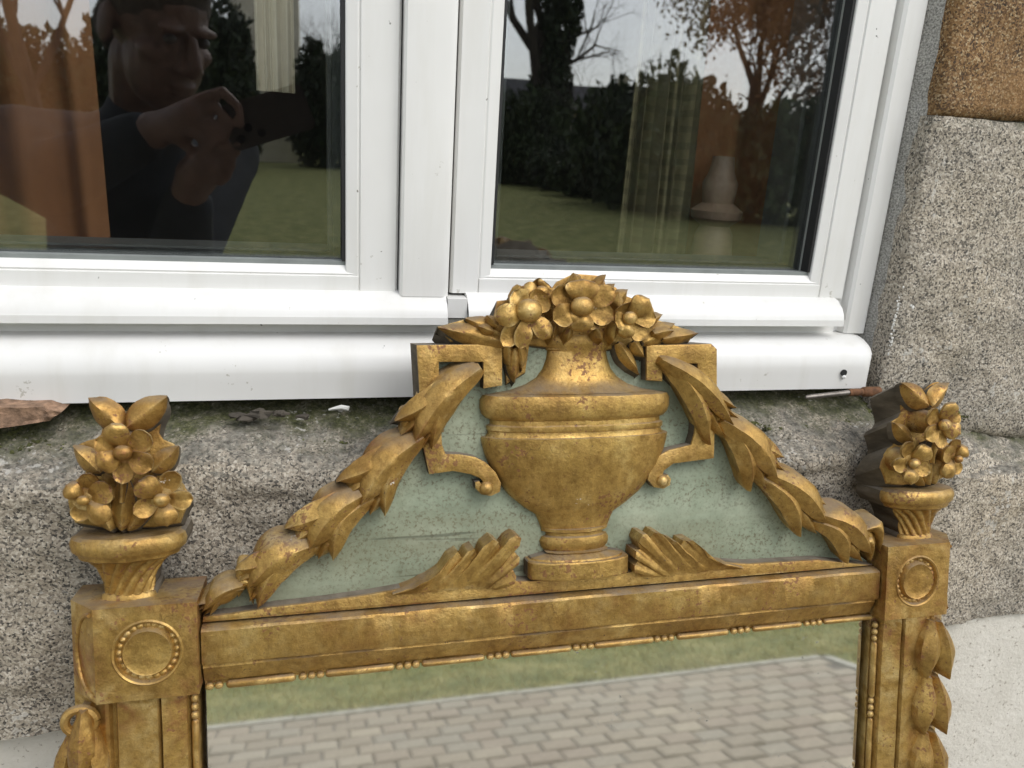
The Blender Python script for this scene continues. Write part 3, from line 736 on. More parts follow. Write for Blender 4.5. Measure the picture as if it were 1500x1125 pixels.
def mould(me, nm, u, v, h, vert):
    o = bpy.data.objects.new(nm, me); o.parent = mir; o.location = (u, -h, v-VB)
    o.rotation_euler = (random.uniform(-1, 1), pi/2 if vert else 0, 0); o.rotation_mode = 'XYZ'
    o.rotation_euler = (0, pi/2 if vert else 0, 0)
    o.scale = (random.uniform(.93, 1.03), random.uniform(.85, 1.1), random.uniform(.85, 1.1)); col.objects.link(o)
vm = (V3+V4)/2; x = M(307, 1008, -.01).x
for k in range(-1, 9):
    c0 = x+k*PER
    for q in (-1, 0, 1):
        if ub1+.004 < c0+q*.0058 < uc1-.004: mould(bead_me, 'bead', c0+q*.0058, vm+random.uniform(-.0002, .0002), -.0108, False)
    if ub1+.02 < c0+PER/2 < uc1-.02: mould(reel_me, 'reel', c0+PER/2, vm, -.0108, False)
um = (pe+.0012+pg)/2
for sgn in (0, 1):
    uu = mx(um) if sgn else um; v0 = M(1277, 925, -.011).y
    for k in range(0, 9):
        c0 = v0-k*PER
        for q in (-1, 0, 1): mould(bead_me, 'bead', uu, c0+q*.0058, -.0108, True)
        mould(reel_me, 'reel', uu, c0-PER/2, -.0108, True)
# corner blocks with sunk beaded rosette
def block(flip, label):
    S = (lambda u: mx(u)) if flip else (lambda u: u)
    v = []; f = []; N = 64; cu, cv = (ub0+ub1)/2, (vt+vbk)/2; hw, hh_ = (ub1-ub0)/2, (vt-vbk)/2
    cu += hw*.01
    R1, R2 = hw*.655, hw*.47
    rings = [('sq', BH), (R1+.0016, BH), (R1+.0006, BH+.0009), (R1-.0004, BH+.0002), (R1-.0015, BH-.0026), (R2+.0022, BH-.0032), (R2+.0010, BH-.0010), (R2, BH+.0010), (R2-.0010, BH+.0004), (R2*.6, BH+.0002), (.0004, BH+.0006)]
    for r, h in rings:
        for k in range(N):
            a = 2*pi*k/N
            if r == 'sq':
                c_, s_ = cos(a), sin(a); t = 1/max(abs(c_), abs(s_)); u_, v_ = (ub0+ub1)/2+hw*t*c_, cv+hh_*t*s_
            else: u_, v_ = cu+r*cos(a), cv+r*sin(a)*hh_/hw
            v.append((S(u_)+.0003*noise.noise(Vector((u_*90, v_*90, 1))), v_, h+.0005*noise.noise(Vector((u_*70, v_*70, 4)))))
    for i in range(len(rings)-1):
        for k in range(N): f.append((i*N+k, i*N+(k+1) % N, (i+1)*N+(k+1) % N, (i+1)*N+k))
    f.append(tuple((len(rings)-1)*N+k for k in range(N)))
    b0 = len(v); fm = [0]*len(f)
    for k in range(N): q = v[k]; v.append((q[0], q[1], HB))
    for k in range(N): f.append((k, (k+1) % N, b0+(k+1) % N, b0+k)); fm.append(0)
    f.append(tuple(b0+k for k in range(N))); fm.append(1)
    o = mp('corner_block', v, f, [GOLD, WOOD], None, fm, 32); tag(o, label)
    # canted outer face
    c_ = [(S(ub0+.0002), vt-.0003, BH-.0005), (S(ub0+.0002), vbk+.0003, BH-.0005), (S(CU), vbk+.0003, CH), (S(CU), vt-.0003, CH), (S(ub0+.0002), vt-.0003, HB), (S(ub0+.0002), vbk+.0003, HB), (S(CU), vbk+.0003, HB), (S(CU), vt-.0003, HB)]
    mp('canted_face', c_, [(0, 1, 2, 3), (4, 7, 6, 5), (3, 2, 6, 7), (0, 3, 7, 4), (1, 5, 6, 2), (0, 4, 5, 1)], [GOLD], o, None, 30)
    pts = []
    for k in range(17):
        a = pi/2+pi*k/16; s = .86+cos(a)*.64; 
        pts.append((S(ub0+(CU-ub0)*(1-s)), cv+hh_*.86*sin(a), BH+(CH-BH)*(1-s)+.0006))
    b = MB(); b.tube(pts, .0014, 8); mp('arc_moulding', b.v, b.f, [GOLD], o)
    b = MB(); nb = 24
    for k in range(nb):
        a = 2*pi*k/nb; r = (R1+R2)/2
        if random.random() < .88: b.ball((S(cu+r*cos(a)), cv+r*sin(a)*hh_/hw, BH-.0042), (random.uniform(.0026, .0034), random.uniform(.0026, .0034), .0026), 8, 6)
    mp('bead_ring', b.v, b.f, [GOLD], o)
    return o
block(False, 'left corner block with beaded rosette'); block(True, 'right corner block with beaded rosette')

# painted panel behind the carving
panel_px = [(300, 905), (310, 885), (365, 845), (420, 805), (455, 775), (500, 735), (535, 715), (575, 675), (605, 645), (625, 605), (625, 515), (740, 505), (800, 480), (920, 480), (950, 505), (1040, 510), (1035, 565), (1055, 610), (1085, 665), (1130, 705), (1180, 750), (1225, 790), (1275, 825), (1285, 850)]
plate('painted_panel', PX(panel_px, HP), HP, HB+.002, None, .0006, [GREEN, WOOD])
# moulded border along the panel foot
HBD = -.0065
top = [(297, 903), (340, 899), (400, 889), (470, 881), (540, 871), (590, 862), (622, 851), (645, 839), (668, 830), (700, 830), (735, 835), (757, 851), (780, 851), (850, 845), (925, 838), (932, 822), (960, 812), (1000, 806), (1022, 815), (1050, 823), (1100, 826), (1150, 823), (1200, 820), (1288, 817)]
vb_ = V1+.0022
pts = smoothp([M(x, y, HBD) for x, y in top], 0)
pp = [Vector((ub1+.001, vb_, HBD))] + [q for q in pts if ub1+.001 < q.x < uc1-.001] + [Vector((uc1-.001, vb_, HBD))]
plate('border', pp, HBD, HB+.001, None, .002)
def AL(parent, b0, t0, wpx, h0, h1, **kw):
    a, t = M(b0[0], b0[1], h0), M(t0[0], t0[1], h1); wd = (M(b0[0]+wpx, b0[1], h0)-M(b0[0], b0[1], h0)).length
    kw.setdefault('back', HP-.004)
    return leaf('leaf', a, t, wd, parent, **kw)
def acanthus(label, out_px, spine_px):
    """carved leaf: a ridged surface between a stem lying on the border and a lobed outline; out_px = (x, y, notch)"""
    def cr(p, t):                       # point along a polyline
        t *= len(p)-1; k = min(int(t), len(p)-2); return p[k].lerp(p[k+1], t-k)
    O_ = [M(x, y, HBD) for x, y, _ in out_px]; Sp = [M(x, y, HBD) for x, y in spine_px]
    seg = 5; n = (len(O_)-1)*seg; K = 9
    nts = [i*seg for i, q in enumerate(out_px) if q[2]]
    v = []; f = []
    for i in range(n+1):
        s = i/n; a, b_ = cr(Sp, s), cr(O_, s)
        lo = max([q for q in nts if q <= i] or [0]); hi = min([q for q in nts if q > i] or [n]); x = (i-lo)/max(1, hi-lo)
        rib = 1-abs(2*x-1)
        for k in range(K+1):
            t = k/K; q = a.lerp(b_, t)
            q.z = HBD+.0012+.0042*sin(pi*min(1, t*.62+.05))+.0032*(rib-.45)*t**.6*(1-.25*t)+(.0022*t*t if rib > .4 else 0)
            v.append(jit(q, .0006))
    m_ = K+1
    for i in range(n):
        for k in range(K): f.append((i*m_+k, i*m_+k+1, (i+1)*m_+k+1, (i+1)*m_+k))
    rim = [i*m_+K for i in range(n+1)]+[n*m_+k for k in range(K-1, -1, -1)]+[i*m_ for i in range(n-1, -1, -1)]+[k for k in range(1, K)]
    b0 = len(v)
    for k in rim: q = v[k].copy(); q.z = HP-.004; v.append(q)
    R_ = len(rim)
    for k in range(R_): f.append((rim[k], b0+k, b0+(k+1) % R_, rim[(k+1) % R_]))
    f.append(tuple(b0+k for k in range(R_)))
    o = mp('acanthus_leaf', v, f, [GOLD], None, None, 50); tag(o, label)
acanthus('gilded acanthus leaf left of the urn foot', [(575, 867, 1), (600, 858, 0), (624, 846, 0), (644, 832, 0), (656, 814, 0), (668, 806, 0), (676, 814, 1), (682, 804, 0), (691, 800, 0), (699, 812, 1), (706, 796, 0), (718, 786, 0), (727, 790, 0), (731, 800, 1), (740, 788, 0), (752, 780, 0), (759, 783, 0), (757, 798, 0), (750, 806, 1), (757, 812, 0), (756, 822, 0), (747, 828, 1), (752, 838, 0), (750, 850, 0), (738, 858, 1)],
         [(575, 870), (610, 868), (640, 865), (670, 862), (695, 861), (712, 861), (722, 862)])
acanthus('gilded acanthus leaf right of the urn foot', [(1085, 828, 1), (1055, 822, 0), (1030, 812, 0), (1020, 798, 0), (1008, 788, 0), (997, 790, 0), (991, 802, 1), (986, 790, 0), (980, 788, 0), (974, 800, 1), (971, 786, 0), (962, 777, 0), (954, 777, 0), (948, 788, 1), (942, 779, 0), (934, 779, 0), (930, 790, 0), (935, 802, 1), (926, 804, 0), (924, 814, 0), (932, 819, 1), (924, 824, 0), (924, 833, 0), (936, 842, 1)],
         [(1085, 832), (1050, 834), (1020, 837), (995, 840), (975, 843), (960, 844)])

# urn
HU = HP+.001
def rows(l): 
    o_ = []
    for y, x0, x1 in l:
        a, c = M(x0, y, HU), M(x1, y, HU); o_.append((a, c))
    return o_
prof_px = [(868, 788, 892), (866, 772, 906), (862, 769, 911), (846, 768, 912), (842, 772, 908), (838, 785, 897), (830, 795, 888), (818, 805, 880), (808, 808, 878), (806, 803, 883), (803, 803, 883), (801, 799, 889), (796, 795, 893), (788, 794, 895), (782, 797, 892), (780, 802, 886), (776, 802, 886), (774, 795, 892), (770, 794, 892), (760, 791, 896), (750, 786, 900), (738, 767, 917), (720, 747, 938), (700, 731, 952), (680, 718, 962), (660, 709, 969), (645, 705, 973), (637, 704, 974), (635, 704, 974), (634, 709, 968), (630, 712, 964), (627, 712, 964), (625, 709, 966), (619, 709, 966), (617, 714, 961), (611, 714, 961), (609, 709, 967), (603, 704, 974), (594, 702, 978), (582, 702, 978), (576, 706, 974), (573, 722, 955), (570, 745, 940), (562, 768, 918), (552, 784, 902), (540, 793, 893), (525, 799, 889), (514, 801, 888), (512, 798, 891), (510, 798, 891), (507, 794, 895), (500, 792, 897), (494, 793, 896), (491, 797, 892)]
pr = rows(prof_px); UU = sum((a.x+c.x)/2 for a, c in pr)/len(pr)
urn = empty('urn', (0, 0, -VB), mir)
def sub(i0, i1): return [((c.x-a.x)/2, (a.y+c.y)/2) for a, c in pr[i0:i1]]
kd = .62
ft = sub(0, 5); r_m = max(r for r, _ in ft); v_a, v_b = M(840, 856, .012).y, M(840, 830, .012).y
hlathe('plinth', [(r_m*.975, v_a), (r_m, v_a+.0008), (r_m, v_a+.0012), (r_m, v_b-.0012), (r_m, v_b-.0008), (r_m*.975, v_b)], UU, HBD-.001, .34, None, urn, n=36)
hlathe('foot', [(r_m*.93, v_b-.0005), (r_m*.90, v_b+.0012)]+[q for q in sub(5, 12) if q[1] > v_b+.003], UU, -.011, kd*.62, None, urn); hlathe('knop', sub(11, 19), UU, HP-.001, .5, None, urn)
hlathe('bowl', sub(18, 32), UU, HP-.001, .36, None, urn, n=40, sq=.75); hlathe('rim', sub(31, 42), UU, HP-.001, .345, None, urn, n=40, sq=.75)
hlathe('neck', sub(41, len(pr)), UU, HP-.001, .36, None, urn, sq=.8)
tag(urn, 'large smooth gilded urn in the middle of the pediment')
# square key handles
hz = lambda l: Z(600, 380, 3.126, l)
HH = -.0075
hl = hz([(32, 392), (425, 388), (425, 578), (338, 592), (338, 470), (135, 470), (135, 620), (150, 850), (165, 890), (235, 893), (300, 905), (350, 930), (395, 975), (420, 1025), (415, 1065), (375, 1085), (330, 1078), (302, 1050), (300, 1020), (320, 1015), (332, 1035), (345, 1030), (325, 1005), (280, 985), (200, 970), (90, 985), (62, 860), (50, 700)])
o = plate('key_handle', dense([M(x, y, HH) for x, y in hl], True, .004), HH, HB+.003, None, .0016); tag(o, 'square gilded handle on the left of the urn')
hr = hz([(1085, 392), (1385, 386), (1410, 410), (1410, 620), (1400, 780), (1396, 912), (1210, 937), (1168, 968), (1160, 990), (1185, 985), (1200, 1005), (1195, 1035), (1165, 1052), (1120, 1045), (1090, 1010), (1100, 960), (1130, 905), (1190, 872), (1290, 848), (1305, 800), (1320, 640), (1320, 478), (1160, 478), (1160, 560), (1085, 555)])
o = plate('key_handle', dense([M(x, y, HH) for x, y in hr], True, .004), HH, HB+.003, None, .0016); tag(o, 'square gilded handle on the right of the urn')
for c, r in ((hz([(352, 1048)])[0], 10), (hz([(1158, 1015)])[0], 9)):
    q = M(c[0], c[1], HH); b = MB(); b.ball((q.x, q.y, HH-.001), (.0052, .0052, .0044), 14, 10); mp('scroll_eye', b.v, b.f, [GOLD])

# garlands of husk leaves
gz_ = lambda p: (280+p[0]/2.961, 520+p[1]/2.961)
gr_ = lambda p: (940+p[0]/3.125, 500+p[1]/3.125)
def garland(cl, conv, sc_, label, sgn):
    g = empty('garland', (0, 0, -VB), mir); tag(g, label)
    big = lambda l: [q for q in l if q[5] is not S_]
    full = []
    for lst in cl:
        B_ = big(lst); ext = []
        for q0, q1 in zip(B_, B_[1:]):
            mid = lambda a, b_, t=.5: (a[0]+(b_[0]-a[0])*t, a[1]+(b_[1]-a[1])*t)
            tp = mid(q0[1], q1[1]); bs = mid(q0[0], q1[0]); tp = mid(bs, tp, 1.06)
            ext.append((mid(bs, tp, .25), tp, min(q0[2], q1[2])*.7, -.010, -.012, dict(arch=.003, gilt=True, drop=-.25, back=HP-.003, sub=1)))
        full.append([lst[0]]+ext+lst[1:])
    for ci, lst in enumerate(full):
        for li, (b0, t0, wd, hb_, ht, kw) in enumerate(lst):
            a, t = conv(b0), conv(t0)
            dz_ = .003 if (hb_ > -.001) else 0.0
            if kw is not S_: hb_, ht = -.0085+dz_, -.0055+dz_
            if 'sub' in kw: hb_, ht = -.011, -.0085
            kw = {q: z for q, z in kw.items() if q != 'sub'}
            a = (a[0]-(t[0]-a[0])*.10, a[1]-(t[1]-a[1])*.10)
            A, T = M(a[0], a[1], hb_), M(t[0], t[1], ht)
            wd_ = (1.32 if sgn > 0 else 1.14)*wd/sc_*(M(a[0]+1, a[1], hb_)-M(a[0], a[1], hb_)).length
            k = dict(rise=.0016, ridge=.0046, back=HB+.010 if li == 0 else HP-.003, wb=.44, p=.98, fat=.7, arch=.0045, ns=16, drop=.22 if li == 0 else -.25, gilt=li > 0, curve=sgn*.002*(1-li)); k.update(kw)
            leaf('leaf', A, T, wd_, g, **k)
    return g
S_ = dict(arch=.002, rise=.003, ridge=.0012)
GLc = [
 [((1205, 75), (882, 282), 92, -.004, -.010, {}), ((985, 262), (918, 330), 52, -.010, -.012, S_), ((1225, 85), (968, 372), 100, .000, -.004, {}), ((1080, 330), (1015, 405), 50, -.010, -.010, S_), ((1230, 95), (1040, 405), 78, -.004, -.009, {})],
 [((965, 372), (630, 545), 100, -.002, -.010, {}), ((800, 520), (672, 585), 66, -.010, -.012, S_), ((978, 380), (735, 645), 104, .001, -.004, {}), ((860, 600), (788, 660), 50, -.010, -.011, S_), ((985, 395), (838, 695), 82, -.004, -.010, {})],
 [((710, 605), (405, 745), 104, -.002, -.010, {}), ((560, 745), (462, 805), 60, -.010, -.012, S_), ((735, 615), (510, 840), 104, .001, -.004, {}), ((640, 805), (540, 872), 58, -.010, -.011, S_), ((772, 640), (615, 885), 92, -.004, -.010, {})],
 [((480, 825), (192, 925), 92, -.002, -.010, {}), ((275, 930), (200, 978), 48, -.010, -.012, S_), ((505, 835), (248, 1005), 108, .001, -.004, {}), ((290, 1000), (206, 1045), 52, -.008, -.010, S_), ((520, 850), (290, 1092), 96, -.003, -.010, {}), ((330, 1040), (270, 1080), 46, -.008, -.008, S_)],
 [((215, 985), (30, 1072), 66, -.002, -.006, dict(arch=.002, back=HP-.008, drop=0, gilt=True)), ((212, 1000), (52, 1105), 60, .001, -.004, dict(arch=.002, back=HP-.008, drop=0)), ((215, 1015), (85, 1120), 50, -.002, -.005, dict(arch=.002, back=HP-.008, drop=0))]]
garland(GLc, gz_, 2.961, 'garland of husk leaves descending left of the urn', 1)
GRc = [
 [((115, 105), (420, 300), 74, -.004, -.010, {}), ((300, 330), (372, 432), 70, -.010, -.012, S_), ((110, 110), (405, 378), 84, .000, -.004, {}), ((105, 118), (300, 470), 92, -.004, -.009, {})],
 [((395, 372), (640, 528), 84, -.002, -.010, {}), ((490, 560), (548, 662), 72, -.010, -.012, S_), ((382, 384), (608, 625), 104, .001, -.004, {}), ((372, 400), (482, 682), 90, -.004, -.010, {})],
 [((615, 605), (828, 740), 78, -.002, -.010, {}), ((700, 770), (778, 866), 70, -.010, -.012, S_), ((600, 625), (830, 828), 96, .001, -.004, {}), ((550, 645), (712, 888), 92, -.004, -.010, {})],
 [((820, 792), (1015, 832), 62, -.002, -.010, {}), ((925, 850), (1072, 935), 58, -.006, -.010, S_), ((930, 920), (965, 985), 54, -.010, -.008, S_), ((825, 805), (1035, 965), 92, .001, -.004, {}), ((785, 835), (928, 1010), 84, -.004, -.008, {}), ((965, 945), (1040, 998), 40, -.006, -.006, S_), ((990, 880), (1080, 955), 46, -.002, -.006, S_)]]
garland(GRc, gr_, 3.125, 'garland of husk leaves descending right of the urn', -1)

# flowers
def flower(name, c, hc, petals, rc, parent, label=None, hs=0.0, **kw):
    g = empty(name, (0, 0, -VB) if parent == mir else (0, 0, 0), parent)
    if label: tag(g, label)
    C = M(c[0], c[1], hc); px = (M(c[0]+1, c[1], hc)-C).length
    for i, pt in enumerate(petals):
        tx, ty, wd = pt[:3]; dh = pt[3] if len(pt) > 3 else -.004
        T = M(tx, ty, hc+dh); d = T-C
        B = C+Vector((d.x, d.y, 0))*.16; B.z = hc-.002-.0008*(i % 2)
        k = dict(rise=(.0010, -.0022, .0006)[i % 3], ridge=(.0012, .0010, -.0016)[i % 3], thick=.0024, tipround=True, wb=.34, arch=(.0026, -.0008, .0022)[i % 3], crump=.0016); k.update(kw)
        leaf('petal', B, T, 1.12*wd*px, g, **k)
    b = MB(); b.ball((C.x, C.y, hc+.001), (rc*px, rc*px*.85, rc*px*.62), 16, 10); mp('flower_centre', b.v, b.f, [GOLD], g)
    return g
def PT(c, l):   # petals given by the middle of each: tip lies further out
    return [(c[0]+(x-c[0])*1.5, c[1]+(y-c[1])*1.5, w_, *r) for x, y, w_, *r in l]

# bouquet on the urn
bq = [(640, 478), (684, 466), (722, 470), (728, 440), (745, 438), (752, 420), (785, 414), (806, 425), (815, 412), (840, 400), (868, 402), (885, 404), (888, 418), (902, 420), (915, 432), (932, 438), (950, 436), (958, 452), (962, 468), (985, 474), (1018, 488), (1010, 500), (945, 503), (925, 512), (800, 508), (776, 505), (770, 545), (742, 562), (738, 505), (660, 500)]
o = plate('bouquet_ground', dense([M(x, y, -.014) for x, y in bq], True, .004), -.014, HB+.008, None, .0015, [GOLD, WOOD], drop=.45); tag(o, 'carved ground behind the flowers on the urn')
bl = empty('bouquet_leaves', (0, 0, -VB), mir)
for q, k in [(((748, 503), (640, 479), 34), {}), (((752, 498), (680, 466), 34), {}), (((940, 502), (986, 474), 30), {}), (((968, 496), (1020, 488), 22), {}), (((742, 500), (745, 540), 20), {}), (((760, 500), (763, 542), 22), {}), (((752, 510), (752, 560), 22), {}), (((903, 502), (934, 548), 20), {}), (((925, 500), (941, 523), 20), {}), (((880, 440), (898, 416), 22), {}), (((898, 445), (917, 424), 22), {}), (((868, 425), (886, 402), 16), {})]:
    AL(bl, *q, -.009, -.012, back=HP-.002, rise=.003, ridge=.0025, p=.8, wb=.35, **k)
for k, (x, y, tx, ty, wd) in enumerate([(722, 486, 700, 478, 16), (728, 478, 712, 462, 16), (808, 455, 812, 425, 20), (812, 470, 806, 498, 16), (900, 470, 896, 500, 18), (905, 452, 903, 428, 18), (955, 488, 985, 484, 18), (950, 470, 968, 460, 16), (835, 480, 828, 500, 16), (872, 480, 880, 500, 16), (760, 430, 757, 416, 18), (845, 415, 838, 400, 18)]):
    AL(bl, (x, y), (tx, ty), wd, -.003, -.006, back=-.015, rise=.002, ridge=.0025, p=.85, wb=.4, gilt=True)
c = (852, 449)
flower('flower', c, .008, PT(c, [(853, 422, 46, .001), (824, 434, 30, .002), (825, 462, 30, .001), (852, 474, 30, -.002), (884, 460, 30, 0), (884, 433, 28, .001), (838, 470, 20, -.004), (868, 470, 20, -.004)]), 17, mir, 'middle flower of the urn bouquet')
c = (774, 455)
flower('flower', c, .006, PT(c, [(742, 462, 30, 0), (750, 490, 26, -.003), (766, 492, 24, -.004), (795, 482, 26, -.002), (793, 440, 34, -.001), (760, 436, 28, -.002)]), 20, mir, 'left flower of the urn bouquet with large round centre')
c = (793, 428)
flower('flower', c, -.002, PT(c, [(775, 425, 22, 0), (785, 418, 24, .001), (800, 420, 26, .002), (806, 434, 22, .001), (795, 443, 22, 0)]), 11, mir, 'crumpled bloom at the top left of the urn bouquet')
c = (922, 466)
flower('flower', c, .006, PT(c, [(940, 447, 30, .002), (917, 452, 28, .001), (908, 470, 24, 0), (917, 486, 22, -.002), (940, 484, 30, -.002), (948, 466, 24, -.001)]), 11, mir, 'right flower of the urn bouquet')

# flower baskets standing on the corner blocks
def basket(flip, label):
    S = (lambda q: Vector((mx(q[0]), q[1], q[2]))) if flip else (lambda q: Vector(q))
    g = empty('flower_basket', (0, 0, -VB), mir); tag(g, label)
    def lf(name, b0, t0, wpx, h0, h1, par=g, **kw):
        a, t = M(b0[0], b0[1], h0), M(t0[0], t0[1], h1); wd = (M(b0[0]+wpx, b0[1], h0)-M(b0[0], b0[1], h0)).length
        v, f, fm = leaf_geo(a, t, wd, **kw); mp(name, [S(q) for q in v], f, [GOLD, WOOD], par, fm, 50)
    def pl(name, l, h, hb, bev=.0016):
        q = [S(M(x, y, h)) for x, y in l]
        return plate(name, dense(smoothp(q, 1), True, .004), h, hb, g, bev, drop=.45)
    gp = [(131, 584), (150, 578), (172, 588), (186, 606), (200, 588), (225, 577), (243, 580), (246, 596), (236, 615), (232, 640), (262, 652), (252, 672), (246, 692), (262, 700), (282, 730), (272, 745), (262, 772), (112, 772), (100, 745), (97, 718), (112, 700), (128, 692), (112, 676), (108, 655), (122, 646), (146, 640), (150, 624), (140, 610)]
    pl('bouquet_ground', gp, -.012, HB+.002 if flip else -.026)
    K = dict(back=-.014, rise=.003, ridge=.003, p=.8, wb=.35)
    lf('leaf', (181, 625), (131, 582), 44, -.006, -.009, **K); lf('leaf', (188, 625), (246, 580), 48, -.006, -.009, **K)
    lf('leaf', (150, 690), (109, 652), 36, -.006, -.009, **K); lf('leaf', (225, 690), (262, 653), 34, -.006, -.009, **K)
    lf('leaf', (180, 740), (150, 690), 30, -.008, -.009, **K); lf('leaf', (180, 775), (182, 690), 34, -.006, -.004, **K)
    lf('leaf', (190, 775), (225, 720), 30, -.008, -.008, **K); lf('leaf', (165, 775), (140, 720), 34, -.008, -.008, **K)
    lf('stem', (178, 735), (180, 690), 12, .000, .004, back=-.01, rise=.003, p=.9, wb=.8)
    def fl(c, hc, petals, rc):
        C = M(c[0], c[1], hc); px = (M(c[0]+1, c[1], hc)-C).length; fg = empty('flower', (0, 0, 0), g)
        for i, (x, y, wd, *r) in enumerate(petals):
            x, y = c[0]+(x-c[0])*1.58, c[1]+(y-c[1])*1.58
            T = M(x, y, hc+(r[0] if r else -.003)); d = T-C; B = C+Vector((d.x, d.y, 0))*.15; B.z = hc-.003
            v, f, fm = leaf_geo(B, T, 1.14*wd*px, rise=(.0010, -.0020, .0006)[i % 3], ridge=(.0014, .0012, -.0016)[i % 3], thick=.0024, tipround=True, wb=.34, arch=(.0028, -.0005, .0024)[i % 3], crump=.001)
            mp('petal', [S(q) for q in v], f, [GOLD, WOOD], fg, fm, 50)
        b = MB(); q = S(C); b.ball((q.x, q.y, hc+.001), (rc*px, rc*px*.85, rc*px*.7), 16, 10); mp('flower_centre', b.v, b.f, [GOLD], g)
        stem = MB(); 
        stem.tube([(q.x, q.y, hc-.003), (q.x, q.y, -.014)], [.007, .011], 10); mp('flower_neck', stem.v, stem.f, [GOLD], g)
    fl((180, 663), .016, [(170, 636, 34, .003), (205, 647, 34, .002), (154, 652, 26, 0), (156, 676, 34, .001), (179, 692, 28, -.002), (207, 678, 32, 0)], 15)
    fl((122, 733), .006, [(106, 718, 26, -.003), (128, 708, 28, .002), (148, 722, 36, .003), (146, 752, 32, 0), (116, 752, 26, -.003)], 10)
    fl((237, 732), .008, [(215, 714, 36, .002), (249, 706, 30, .002), (266, 732, 28, -.002), (243, 756, 32, 0), (211, 745, 28, 0)], 13)
    # basket: thick lip, spirally fluted bowl, square foot
    h0 = -.016
    def L(y, x0, x1): a, c_ = M(x0, y, h0), M(x1, y, h0); return ((c_.x-a.x)/2, (a.y+c_.y)/2, (a.x+c_.x)/2)
    rw = [L(*q) for q in [(889, 146, 228), (876, 145, 229), (868, 147, 226), (864, 152, 220)]]; cu = L(780, 104, 272)[2]
    ub = (rw[0][2]+cu)/2
    hlathe('basket_foot', [(r, v) for r, v, _ in rw], S((ub, 0, 0)).x, h0, .55, None, g)
    rw = [L(*q) for q in [(865, 152, 220), (850, 151, 222), (838, 147, 226), (826, 140, 233), (816, 130, 244), (812, 124, 250)]]
    sg = -1 if flip else 1
    v0_ = rw[0][1]
    hlathe('basket_bowl', [(rw[i][0]+(rw[i+1][0]-rw[i][0])*t, rw[i][1]+(rw[i+1][1]-rw[i][1])*t) for i in range(5) for t in (0, .25, .5, .75)], S(((ub+cu)/2, 0, 0)).x, h0, .62, None, g, n=110,
           flute=lambda a, vv: .22*abs(sin(7*(a+sg*40*(vv-v0_))))**.7-.13, ang=60)
    rw = [L(*q) for q in [(814, 122, 253), (811, 114, 262), (806, 112, 264), (804, 109, 267), (800, 104, 272), (790, 102, 275), (782, 105, 272), (778, 112, 265)]]
    hlathe('basket_lip', [(r, v) for r, v, _ in rw], S((cu, 0, 0)).x, h0, .62, None, g, n=36)
    return g
basket(False, 'gilded flower basket finial on the left corner block'); basket(True, 'gilded flower basket finial on the right corner block')

# husk drops on the outer faces of the posts
def drop(flip, label):
    g = empty('husk_drop', (0, 0, -VB), mir); tag(g, label)
    S = (lambda q: Vector((mx(q[0]), q[1], q[2]))) if flip else (lambda q: Vector(q))
    t0 = M(122, 1046, -.010); pit = M(1368, 910, -.01).y-M(1365, 990, -.01).y
    if not flip:
        b = MB(); r = .0088; b.tube([(t0.x+r*cos(a), t0.y-.001+r*.9*sin(a), -.003) for a in [2*pi*k/24 for k in range(25)]], .0030, 8, False); mp('ring', b.v, b.f, [GOLD], g)
    if flip: L_ = [((1363, 908), (1350, 990), 27, .0015), ((1373, 908), (1382, 990), 27, -.003)]
    else: L_ = [((115, 1058), (90, 1152), 36, -.010), ((131, 1058), (152, 1152), 36, -.004), ((122, 1040), (122, 1150), 40, .000)]
    if not flip: pit *= 1.12
    for k in range(8):
        for bq_, tq_, wpx, h_ in L_:
            B, T = M(bq_[0], bq_[1], h_), M(tq_[0], tq_[1], h_); wd = (M(bq_[0]+wpx, bq_[1], h_)-B).length
            B.y -= k*pit; T.y -= k*pit; T.z += .002
            v, f, fm = leaf_geo(B, T, wd, rise=.0012, ridge=.0046, back=-.022, gilt=True, drop=0, wb=.3, p=1.12, arch=.0045, ns=14)
            mp('leaf', v, f, [GOLD, WOOD], g, fm, 50)
drop(False, 'drop of husk leaves hung from a ring on the left post'); drop(True, 'drop of husk leaves on the right post')

# ================================================================== SMALL THINGS ON THE SILL
def sill_z(Y): 
    zt_ = W(400, 592, FR).z; return zt_+(SILL_Z-zt_)*(FR-Y)/(FR-SILL_Y)
BARK = mat_simple('rotten_wood', (.24, .15, .095), .9, .6, 150, .006, bscale=140); RUST = mat_simple('rusty_iron', (.16, .075, .035), .8, .5, 120, .002, metal=.3)
STEEL = mat_simple('worn_steel', (.22, .20, .18), .5, .3, 150, metal=.9); FLAKE = mat_simple('paint_flake', (.6, .6, .56), .7, .2, 60)
yl = .012; cp = [(-60, 600), (0, 594), (40, 595), (66, 594), (72, 598), (93, 602), (74, 606), (75, 614), (58, 617), (30, 621), (0, 625), (-60, 632)]
pts = [W(x, y, yl) for x, y in cp]; v = []; f = []
n = len(pts)
for k, q in enumerate(pts): v.append((q.x, yl-.004+.002*noise.noise(q*200), q.z))
for k, q in enumerate(pts): v.append((q.x+.002, yl+.018, q.z+.002))
f = [tuple(range(n)), tuple(range(n, 2*n))[::-1]]+[(k, (k+1) % n, n+(k+1) % n, n+k) for k in range(n)]
bm = bmesh.new(); vs = [bm.verts.new(q) for q in v]; [bm.faces.new([vs[i] for i in g]) for g in f]
bmesh.ops.triangulate(bm, faces=bm.faces); bmesh.ops.subdivide_edges(bm, edges=bm.edges, cuts=3, use_grid_fill=True)
for q in bm.verts: q.co += Vector((0, -.004, .002))*noise.noise(Vector((q.co.x*30, q.co.y*60, q.co.z*420)))
bmesh.ops.recalc_face_normals(bm, faces=bm.faces)
